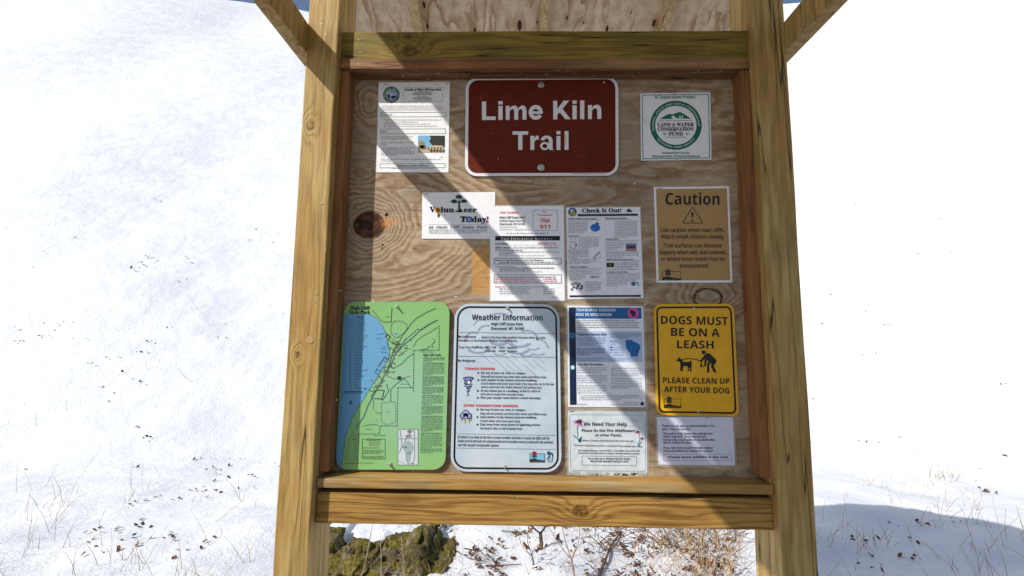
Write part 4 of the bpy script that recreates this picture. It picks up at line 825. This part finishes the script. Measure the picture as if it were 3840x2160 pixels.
for (a, b) in ((215, 560), (260, 620), (325, 610), (350, 548)): s.poly('storm_cloud_print', [(a-14, 515), (a+16, 512), (a+6, 545), (a+14, 548), (a-8, b), (a-4, 560), (a-18, 560)], (150, 142, 84), 2)
for (y0, dy_, a, b) in ((750, 26, 130, 1625), (965, 22, 120, 1625)): s.line('print_rule', [(a, y0), (b, y0+dy_)], 5, (110, 116, 134), 3)
s.text('If ranger is on duty at the time a severe weather warning is issued, an effort will be', 145, 1532, 816, 38, WG, 'it', dy=22, fat=.02); s.text('made to drive through all campgrounds and recreation areas to announce the warning', 145, 1582, 876, 38, WG, 'it', dy=22, fat=.02); s.text("over the squad's loudspeaker system.", 145, 772, 936, 38, WG, 'it', dy=10, fat=.02)
park_logo(s, 1235, 1052, 1460, 1180, (34, 36, 44), (30, 32, 40), (26, 84, 60), sky=(120, 180, 220), crown=(150, 34, 44))
s.poly('agency_logo', [(1490, 1050), (1500, 1018), (1530, 1012), (1545, 1030), (1580, 1040), (1592, 1075), (1585, 1120), (1570, 1145), (1572, 1090), (1556, 1060), (1540, 1080), (1548, 1120), (1520, 1118), (1500, 1140), (1496, 1110), (1520, 1095), (1525, 1070), (1500, 1072)], (26, 86, 110), 2); s.ell('agency_logo', 1545, 1150, 48, 14, (40, 100, 130), 2, 14, .7); s.greek(1500, 1592, 1172, 10, (50, 90, 120)); s.greek(1505, 1590, 1184, 8, (50, 90, 120))
for k in range(14): s.ell('scuff', rng.uniform(150, 900), rng.uniform(690, 1220), rng.uniform(3, 9), rng.uniform(3, 7), (186, 190, 190), 1, 6)
s.bolt(1904, 1156, .22, .35); s.bolt(1893.5, 1751, .2, .3)

# --- dog sign
YL = (228, 172, 14)
s = Sign('dog_leash_sign', 'yellow metal sign with black lettering, a dog and a stooping figure', 'sign', [(2451, 1140.7), (2752, 1139), (2772, 1562), (2461, 1556.5)], -.30); SIGNS.append(s)
s.panel('sign_panel', surf('yellow_sign_face', YL, .33, .07, .6), .08, 28); s.ring('rim', 9, 16, 30, (28, 28, 32)); s.frame(2400, 1100, 2.897)
KB_ = (30, 30, 32)
s.text('DOGS MUST', 228, 956, 332, 88, KB_, dy=14); s.text('BE ON A', 337, 866, 462, 88, KB_, dy=12); s.text('LEASH', 403, 800, 596, 86, KB_, dy=6)
s.text('PLEASE CLEAN UP', 250, 974, 974, 62, KB_, dy=12); s.text('AFTER YOUR DOG', 262, 970, 1072, 62, KB_, dy=16)
s.poly('dog_print', [(392, 728), (415, 712), (420, 690), (434, 705), (448, 715), (460, 735), (480, 745), (540, 745), (552, 728), (558, 730), (560, 752), (562, 790), (556, 812), (560, 850), (545, 852), (538, 808), (530, 812), (532, 846), (518, 846), (520, 792), (470, 790), (466, 842), (450, 845), (452, 800), (444, 842), (432, 845), (440, 790), (436, 752), (428, 738), (405, 740)], KB_, 3)
s.line('dog_print', [(455, 722), (500, 712), (560, 710), (610, 718), (660, 740)], 9, KB_, 3)
s.ell('person_print', 692, 640, 23, 22, KB_, 3, 18)
s.poly('person_print', [(735, 648), (760, 655), (828, 720), (830, 745), (800, 790), (830, 850), (820, 864), (805, 860), (772, 800), (775, 770), (758, 755), (752, 800), (755, 855), (740, 866), (728, 855), (730, 770), (742, 740), (728, 720), (716, 785), (698, 795), (700, 735), (708, 705), (668, 748), (650, 745), (655, 730), (710, 660)], KB_, 3)
s.line('person_print', [(662, 750), (672, 775), (650, 798), (705, 792)], 9, KB_, 4); s.ell('person_print', 668, 776, 12, 10, KB_, 4, 10)
park_logo(s, 262, 1148, 444, 1244, KB_, KB_, (74, 66, 36))
s.greek(668, 960, 1320, 8, KB_)
for (a, b) in ((350, 625), (430, 1010), (720, 1185), (700, 700), (800, 1150)): s.ell('scuff', a, b, 5, 9, (120, 92, 30), 2, 6)
s.bolt(2603, 1157, .16, .1); s.bolt(2618, 1542.5, .16, .1)

# --- turn the text runs into meshes
JOBS = [j[:7]+(.02 if j[7] > .004 else 0,) for j in JOBS]
sheets = {}                                     # one text object per lettering style, one glyph to a line
for st in BASES:
    bar = conv('I', st); used = sorted(set(c for j in JOBS if j[3] == st for c in j[2]))
    sheets[('A', st, 0)] = [(('adv', st, ''), bar), (('cap', st), conv('H', st))]+[(('adv', st, ch), ch+bar) for ch in used]
for st, fat in sorted(set((j[3], j[7]) for j in JOBS)):
    sheets[('G', st, fat)] = [((ch, st, fat), ch) for ch in sorted(set(c for j in JOBS if (j[3], j[7]) == (st, fat) for c in j[2])-{' '})]
tmp = {}
for k, rows in sheets.items():
    cu = bpy.data.curves.new('t', 'FONT'); cu.body = '\n\n'.join(b for _, b in rows); cu.size = 1; cu.resolution_u = 3; cu.offset = k[2]
    o = bpy.data.objects.new('t', cu); C.objects.link(o); tmp[k] = o
dg = bpy.context.evaluated_depsgraph_get(); dg.update()
GL = {}
for k, o in tmp.items():
    rows = sheets[k]; me = o.evaluated_get(dg).to_mesh(); co_ = [(v.co.x, v.co.y) for v in me.vertices]
    for kk, _ in rows: GL[kk] = ([], [])
    idx = {}
    for p in me.polygons:
        r_ = max(0, min(len(rows)-1, round((.3-co_[p.vertices[0]][1])/2))); gv, gf = GL[rows[r_][0]]; f = []
        for v in p.vertices:
            if v not in idx: idx[v] = len(gv); gv.append((co_[v][0], co_[v][1]+2*r_))
            f.append(idx[v])
        gf.append(tuple(f))
    o.to_mesh_clear(); cu = o.data; bpy.data.objects.remove(o); bpy.data.curves.remove(cu)
mx_ = lambda k: max(v[0] for v in GL[k][0])
for s, part, body, st, mp, col, layer, fat in JOBS:
    x, vs, fs = 0., [], []
    for ch in body:
        if ch != ' ':
            gv, gf = GL[(ch, st, fat)]; b = len(vs); vs += [(x+v[0], v[1]) for v in gv]; fs += [tuple(b+i for i in f) for f in gf]
        x += mx_(('adv', st, ch))-mx_(('adv', st, ''))
    if not vs: continue
    u0, u1 = min(v[0] for v in vs), max(v[0] for v in vs); cap = max(v[1] for v in GL[('cap', st)][0])
    s.add(part, [mp(v[0], v[1], u0, u1, cap) for v in vs], fs, col, layer)
for s in SIGNS: s.finish()

# ------------------------------------------------------------------ boulder
def moss_mat():
    n = ND('mossy_rock'); x, y, z = n.coords()
    a = n.noise(n.xyz(x, y, z), .22, 5, .6); b = n.noise(n.xyz(x, y, z), 1.3, 6, .7); c = n.noise(n.xyz(x, y, z), .5, 4, .6)
    moss = n.mix(n.step(b, .35, .65), (.05, .042, .010), (.20, .165, .035))
    rock = n.mix(n.step(b, .35, .66), (.05, .042, .028), (.24, .205, .14))
    col = n.mix(n.step(a, .47, .62), moss, rock)
    col = n.mix(n.M('MULTIPLY', n.step(n.noise(n.xyz(x, y, z), .12, 3), .5, .62), .55), col, (.06, .05, .022))
    col = n.mix(n.M('MULTIPLY', n.step(c, .60, .70), .75), col, (.02, .016, .010))
    n.bump(n.M('ADD', b, n.M('MULTIPLY', c, 1.5)), .008, 1.)
    return n.out(col, .9, .1)
prof = [(1120, 2040), (1165, 2024), (1207, 2020), (1262, 2024), (1275, 2046), (1400, 2046), (1520, 2050), (1545, 2028), (1575, 2020), (1605, 2022), (1622, 2040), (1640, 2066), (1672, 2064), (1702, 2066), (1718, 2096)]
YB = 88.
pts = [at(a, b, YB) for a, b in prof]
x0, x1 = pts[0].x, pts[-1].x
def top_z(x):
    for p, q in zip(pts, pts[1:]):
        if p.x <= x <= q.x: return p.z+(q.z-p.z)*(x-p.x)/(q.x-p.x)
    return pts[-1].z
NS, NR = 260, 120; bv, bf = [], []
for i in range(NS+1):
    t = i/NS; x = x0+(x1-x0)*t; zt = top_z(x); zb = -EYE-5
    end = min(1, (min(t, 1-t)/.045))**.5; H = (zt-zb)/2; cz = (zt+zb)/2
    for k in range(NR):
        a = 2*math.pi*k/NR; ca, sa = math.cos(a), math.sin(a)
        y = YB+13*end*math.copysign(abs(ca)**.7, ca); z = cz+H*(.35+.65*end)*math.copysign(abs(sa)**.6, sa)
        p = Vector((x, y, z)); nz = noise.fractal(p*.16, .9, 2.1, 6)*1.1 + noise.fractal(p*1.4, .9, 2.1, 4)*.16 + noise.cell(Vector((p.x*.16+noise.noise(p*.2)*.8, p.y*.1, p.z*.22)))*1.5 - (1.1 if abs(noise.noise(Vector((p.x*.12, 3, p.z*.3)))) < .035 else 0)
        d_ = Vector((0, ca, sa)); p = p+d_*nz; p.x += noise.noise(p*.6+Vector((9, 9, 9)))*.8
        bv.append(W3(*p))
bf = [(i*NR+k, i*NR+(k+1) % NR, (i+1)*NR+(k+1) % NR, (i+1)*NR+k) for i in range(NS) for k in range(NR)]
bf += [tuple(range(NR)), tuple(range(NS*NR+NR-1, NS*NR-1, -1))]
bo = empty('boulder', W3((x0+x1)/2, YB, -EYE), 'low mossy limestone boulder lying in the snow beneath the board', 'boulder')
mesh_obj('rock', bv, bf, moss_mat(), bo, smooth=True)
# moss tufts that roughen its outline
tv, tf = [], []
for i in range(700):
    b_ = bv[rng.randrange(len(bv))]
    if b_.z < .02: continue
    L = rng.uniform(.003, .011); a = rng.uniform(0, 6.28); dx, dy = math.cos(a)*.004, math.sin(a)*.004
    k = len(tv); tv += [b_+Vector((dx, dy, 0)), b_-Vector((dx, dy, 0)), b_+Vector((rng.gauss(0, .006), -abs(rng.gauss(0, .008)), L))]; tf.append((k, k+1, k+2))
mo = ND('moss'); _x, _y, _z = mo.coords(); mo.out(mo.mix(mo.step(mo.noise(mo.xyz(_x, _y, _z), .5, 3), .4, .6), (.075, .068, .018), (.21, .18, .06)), .9, .05)
tag(mesh_obj('moss_tufts', tv, tf, mo.m, bo), kind='stuff')
# snow lying on its back edge
cv, cf = [], []
nx, ny = 80, 12
for i in range(nx+1):
    x = x0+3+(x1-x0-16)*i/nx
    for j in range(ny+1):
        y = YB+4.5+13*j/ny; e = math.sin(math.pi*min(1, max(0, i/nx)))**.3*math.sin(math.pi*j/ny)**.5
        cv.append(W3(x, y+noise.noise(Vector((x*.3, 0, 0)))*1.2, top_z(x)-1.6+2.6*e+noise.noise(Vector((x*.25, y*.25, 4)))*.8))
cf = [(i*(ny+1)+j, (i+1)*(ny+1)+j, (i+1)*(ny+1)+j+1, i*(ny+1)+j+1) for i in range(nx) for j in range(ny)]
mesh_obj('snow_cap', cv, cf, M_snow, bo, smooth=True)

# ------------------------------------------------------------------ stems, twigs, leaves
def gz(x, y): return ground_h(x, y)
def tube(path, r0, r1, seg=5):
    vs, fs = [], []; n = len(path)
    for i, p in enumerate(path):
        q = path[min(i+1, n-1)]-path[max(i-1, 0)]; q = q.normalized() if q.length else Vector((0, 0, 1))
        a = q.orthogonal().normalized(); b = q.cross(a); r = r0+(r1-r0)*i/(n-1)
        for k in range(seg): t = 6.2832*k/seg; vs.append(p+a*math.cos(t)*r+b*math.sin(t)*r)
    for i in range(n-1):
        for k in range(seg): fs.append((i*seg+k, i*seg+(k+1) % seg, (i+1)*seg+(k+1) % seg, (i+1)*seg+k))
    return vs, fs
def stem_mat(name, a, b):
    n = ND(name); x, y, z = n.coords(); return n.out(n.mix(n.step(n.noise(n.xyz(x, y, z), .7, 4), .35, .65), a, b), .8, .15)
M_straw = stem_mat('straw', (.46, .33, .18), (.26, .16, .08)); M_twig = stem_mat('twig_bark', (.16, .10, .06), (.07, .045, .03))
M_leaf = stem_mat('dead_leaf', (.17, .095, .045), (.07, .04, .022)); M_leaf2 = stem_mat('tan_leaf', (.36, .22, .09), (.20, .11, .045)); M_grey = stem_mat('grey_stem', (.36, .29, .22), (.22, .16, .11))
def ground_pt(px, py):                                    # where the sight line through a photo pixel meets the snow
    d = _r*((px-1920)/FPX) - _u*((py-1080)/FPX) + _f; o = Vector((0, -DIST*IN, EYE*IN)); t = EYE*IN/-d.z
    for _ in range(12):
        p = o+d*t; t += (p.z-gz(p.x, p.y))/-d.z
    return o+d*t
def lean_path(base, tip, n=7, bend=.03, seed=0):
    r_ = random.Random(seed); out = []
    for i in range(n):
        t = i/(n-1); p = base.lerp(tip, t); out.append(p+Vector((r_.gauss(0, bend*.25), r_.gauss(0, bend*.25), 0))*math.sin(math.pi*t)+Vector((bend*math.sin(math.pi*t), 0, 0)))
    return out
def hit(px, py, Yin): p = at(px, py, Yin); return W3(p.x, Yin, p.z)
stems = [(1315, 2150, 1343, 1965, 74, .0022, 'thin grey stem nearest the post, in front of the boulder'), (1350, 2158, 1400, 1962, 73, .0045, 'thickest pale stem leaning right across the boulder'), (1424, 2158, 1426, 1998, 73, .004, 'upright bare stem at the middle of the boulder'), (1508, 2158, 1505, 2010, 73, .003, 'short forked stem in front of the right half of the boulder'), (1262, 2140, 1345, 2025, 72, .002, 'thin stem leaning low across the left end of the boulder')]
for i, (a, b, c_, d_, Y_, r_, lab) in enumerate(stems):
    base = hit(a, b, Y_-2); tip = hit(c_, d_, Y_+4); low = base+(base-tip).normalized()*.25; low.z = min(low.z, gz(low.x, low.y)-.01)
    e = empty('dry_stem', Vector((low.x, low.y, max(0, gz(low.x, low.y)))), lab, 'plant stem', 'dry stems in front of the boulder')
    v_, f_ = tube(lean_path(low, tip, 9, .012, i), r_, r_*.45); mesh_obj('stalk', v_, f_, M_grey, e)
    for k in range(2):
        t = .45+.25*k; p = low.lerp(tip, t); q = p+Vector((rng.choice((-1, 1))*rng.uniform(.03, .09), rng.uniform(-.03, .03), rng.uniform(.06, .14)))
        v_, f_ = tube(lean_path(p, q, 4, .004, i+k), r_*.45, r_*.2, 4); mesh_obj('side_twig', v_, f_, M_grey, e)
# leaning straw on the right
b_ = hit(2478, 2175, 70); t_ = hit(2618, 1972, 78); low = b_+(b_-t_).normalized()*.35; low.z = min(low.z, gz(low.x, low.y)-.01)
e = empty('dry_stem', Vector((low.x, low.y, max(0, gz(low.x, low.y)))), 'long pale straw leaning right across the weeds at lower right', 'plant stem')
v_, f_ = tube(lean_path(low, t_, 8, .01, 3), .0042, .0028); mesh_obj('stalk', v_, f_, M_straw, e)
# sapling with forked stems, and woody sprigs
def twiggy(name, px, py, H, n, seed, lab, mat=M_twig, r=.007, group=None, cat='sapling'):
    r_ = random.Random(seed); g = ground_pt(px, py); e = empty(name, g, lab, cat, group)
    base = g+Vector((0, 0, -.03)); fork = g+Vector((r_.uniform(-.02, .02), 0, H*.28))
    v_, f_ = tube([base, base.lerp(fork, .5)+Vector((.01, 0, 0)), fork], r*1.6, r*1.2, 6); mesh_obj('trunk', v_, f_, mat, e)
    for k in range(n):
        a = (k/(max(1, n-1))-.5)*1.6+r_.gauss(0, .15); L = H*r_.uniform(.55, .9)
        tip = fork+Vector((math.sin(a)*L*.7, r_.gauss(0, .1), math.cos(a)*L))
        v_, f_ = tube(lean_path(fork, tip, 6, .02*r_.choice((-1, 1)), seed+k), r*.8, r*.25); br = mesh_obj('branch', v_, f_, mat, e)
        lv, lf = [], []
        for q in range(5):
            p = fork.lerp(tip, r_.uniform(.3, 1)); w_ = r_.uniform(.008, .018); kk = len(lv)
            lv += [p+Vector((r_.gauss(0, w_), r_.gauss(0, w_), r_.gauss(0, w_))) for _ in range(4)]; lf += [(kk, kk+1, kk+2), (kk+1, kk+2, kk+3)]
        tag(mesh_obj('leaves', lv, lf, M_leaf2 if k % 2 else M_leaf, e), kind='stuff')
    return e
twiggy('sapling', 2024, 2062, .42, 2, 5, 'dark forked sapling stump standing in the snow under the lower rail', r=.011)
twiggy('woody_sprig', 2150, 2185, .50, 4, 8, 'dead sprig with rusty seed clusters, left of the weed patch', M_grey, .005, cat='plant')
twiggy('woody_sprig', 1996, 2120, .22, 4, 9, 'small dark sprig with curled brown leaves below the sapling', M_twig, .004, cat='plant')
# fallen sticks on the snow
def stick(pts_, r, lab, n=0):
    P = [ground_pt(a, b)+Vector((0, 0, .012)) for a, b in pts_]; e = empty('fallen_stick', P[0], lab, 'stick', 'sticks lying on the snow'); v_, f_ = tube(P, r, r*.5); mesh_obj('stick_stem', v_, f_, M_twig, e)
    for k in range(n):
        p = P[min(len(P)-2, 1+k)]; q = p+Vector((rng.uniform(-.1, .15), rng.uniform(-.1, .1), .04)); v_, f_ = tube([p, p.lerp(q, .5)+Vector((0, 0, .01)), q], r*.5, r*.3, 4); mesh_obj('side_twig', v_, f_, M_twig, e)
stick([(1705, 2068), (1760, 2100), (1825, 2112)], .004, 'thin forked twig on the snow touching the right end of the boulder', 3)
stick([(1740, 2062), (1800, 2072), (1830, 2105)], .004, 'thin curved twig just above the forked one', 1)
stick([(1822, 2128), (1880, 2127), (1955, 2122)], .006, 'straight twig on the snow ending in a dark clump', 0)
stick([(1880, 1996), (1930, 1999), (1985, 2001)], .004, 'short straight twig on the snow left of the sapling', 0)
stick([(2240, 2180), (2290, 2055), (2330, 1998)], .012, 'reddish branch lying through the weed patch', 2)

# weeds, litter: too many to count
def leaf_faces(vs, fs, p, s_, flat=.4):
    a = rng.uniform(0, 6.28); u = Vector((math.cos(a), math.sin(a), rng.gauss(0, flat))); w = Vector((-math.sin(a), math.cos(a), rng.gauss(0, flat)))
    k = len(vs); up = Vector((0, 0, rng.uniform(.1, .5)*s_))
    n_ = 7; vs.append(p+up*rng.uniform(-.6, .2))
    for q in range(n_):
        t = 6.2832*q/n_; e_ = rng.uniform(.55, 1.1)
        vs.append(p+u*math.cos(t)*s_*e_+w*math.sin(t)*s_*.6*e_+up*rng.uniform(-.2, 1.3)); fs.append((k, k+1+q, k+1+(q+1) % n_))
def scatter_leaves(name, n, px0, px1, py0, py1, mat, lab, smin=.008, smax=.03, lift=.0, dens=None):
    vs, fs = [], []
    for i in range(n):
        px, py = rng.uniform(px0, px1), rng.uniform(py0, py1)
        g = ground_pt(px, py)
        if dens and rng.random() > dens(px, py, g): continue
        for k in range(rng.choice((1, 1, 2, 4))): leaf_faces(vs, fs, g+Vector((rng.gauss(0, .015), rng.gauss(0, .015), .006+abs(rng.gauss(0, .01))+rng.random()*lift)), rng.uniform(smin, smax))
    return tag(mesh_obj(name, vs, fs, mat), lab, name.replace('_', ' '), kind='stuff')
dn = lambda px, py, g: .06 if noise.noise(Vector((g.x*2.2, g.y*2.2, 1))) < .08 else .6
scatter_leaves('leaf_litter', 900, 1195, 2760, 1940, 2230, M_leaf, 'dark dead leaves strewn on the snow', dens=dn)
scatter_leaves('leaf_litter', 480, 2240, 2760, 1930, 2200, M_leaf, 'brown leaf clumps among the weeds at lower right', .008, .026, .10, dens=lambda px, py, g: min(1, (px-2150)/420)*(.04 if noise.noise(Vector((g.x*3.2, g.y*3.2, 4))) < .12 else 1))
scatter_leaves('tan_leaf_litter', 110, 2060, 2760, 1930, 2200, M_leaf2, 'tan curled leaves among the weeds at lower right', .008, .022, .16, dens=lambda px, py, g: min(1, (px-2000)/500))
def weeds(name, n, px0, px1, py0, py1, mat, lab, h0, h1, tilt=.35, dens=None, r=.0022):
    vs, fs = [], []
    for i in range(n):
        px, py = rng.uniform(px0, px1), rng.uniform(py0, py1)
        if dens and rng.random() > dens(px, py): continue
        g = ground_pt(px, py); H = rng.uniform(h0, h1); tip = g+Vector((rng.gauss(0, tilt)*H, rng.gauss(0, tilt)*H, H*rng.uniform(.5, 1)))
        v_, f_ = tube([g-Vector((0, 0, .02)), g.lerp(tip, .5)+Vector((rng.gauss(0, .03)*H, 0, .05*H)), tip], r*rng.uniform(.6, 1.3), r*.4, 3); k = len(vs); vs += v_; fs += [tuple(k+q for q in f) for f in f_]
    return tag(mesh_obj(name, vs, fs, mat), lab, 'weeds', kind='stuff')
weeds('dry_weeds', 400, 2180, 2780, 1950, 2320, M_straw, 'straw-coloured dry weeds standing in the snow at lower right', .10, .55, .3, lambda px, py: max(.02, min(1, (px-2250)/400))**1.6)
weeds('brown_weeds', 300, 2150, 2800, 1950, 2320, M_grey, 'grey-brown weed stalks standing among the straw', .06, .36, .5, lambda px, py: max(.03, min(1, (px-2200)/430))**1.4)
weeds('dark_twigs', 170, 2230, 2770, 1955, 2080, M_twig, 'dark tangled twigs at the top of the weed patch', .05, .22, 1.0, None, .0045)
weeds('snow_twigs', 260, 1195, 2300, 1955, 2200, M_grey, 'short bare twigs poking through the snow', .02, .10, 1.1)
vs, fs = [], []
for i in range(900):
    x, y = rng.choice((-1, 1))*rng.uniform(1.7, 9), rng.uniform(.8, 9)
    if noise.noise(Vector((x*.8, y*.8, 3))) < .08: continue
    for k in range(3): leaf_faces(vs, fs, Vector((x+rng.gauss(0, .05), y+rng.gauss(0, .05), 0))+Vector((0, 0, gz(x, y)+.012)), rng.uniform(.01, .03))
tag(mesh_obj('side_litter', vs, fs, M_leaf), 'dead leaves blown over the snow either side of the kiosk', 'leaf litter', kind='stuff')
clump = lambda px, py: 1 if noise.noise(Vector((px*.004, py*.012, 2))) > .12 else .03
weeds('left_weeds', 420, -200, 1000, 1650, 2300, M_straw, 'dry weeds in the snow left of the kiosk', .08, .35, .4, clump)
weeds('right_weeds', 700, 3000, 4100, 1650, 2300, M_straw, 'dry weeds in the snow right of the kiosk', .08, .35, .4, clump)
# sprig of evergreen on the snow behind the boulder
e = empty('evergreen_sprig', ground_pt(1628, 1992), 'small green leafy sprig on the snow behind the boulder', 'plant')
lv, lf = [], []
for k in range(70): leaf_faces(lv, lf, e.location+Vector((rng.gauss(0, .05), rng.gauss(0, .04), .03+abs(rng.gauss(0, .06)))), rng.uniform(.012, .026), .8)
tag(mesh_obj('leaves', lv, lf, stem_mat('evergreen_leaf', (.07, .12, .02), (.03, .06, .012)), e), kind='stuff')
# sparse weed tops over the rest of the open snow and the bank
vs, fs = [], []
for i in range(1500):
    x, y = rng.uniform(-22, 22), rng.uniform(1.5, 26)
    if abs(x) < 2.2 and y < 4: continue
    if noise.noise(Vector((x*.3, y*.3, 7))) < .12: continue
    g = Vector((x, y, gz(x, y)-.02)); H = rng.uniform(.08, .35); tip = g+Vector((rng.gauss(0, .4)*H, rng.gauss(0, .3)*H, H))
    v_, f_ = tube([g, tip], .002, .001, 3); k = len(vs); vs += v_; fs += [tuple(k+q for q in f) for f in f_]
tag(mesh_obj('bank_weeds', vs, fs, M_straw), 'sparse straw weeds on the snowy bank', 'weeds', kind='stuff')
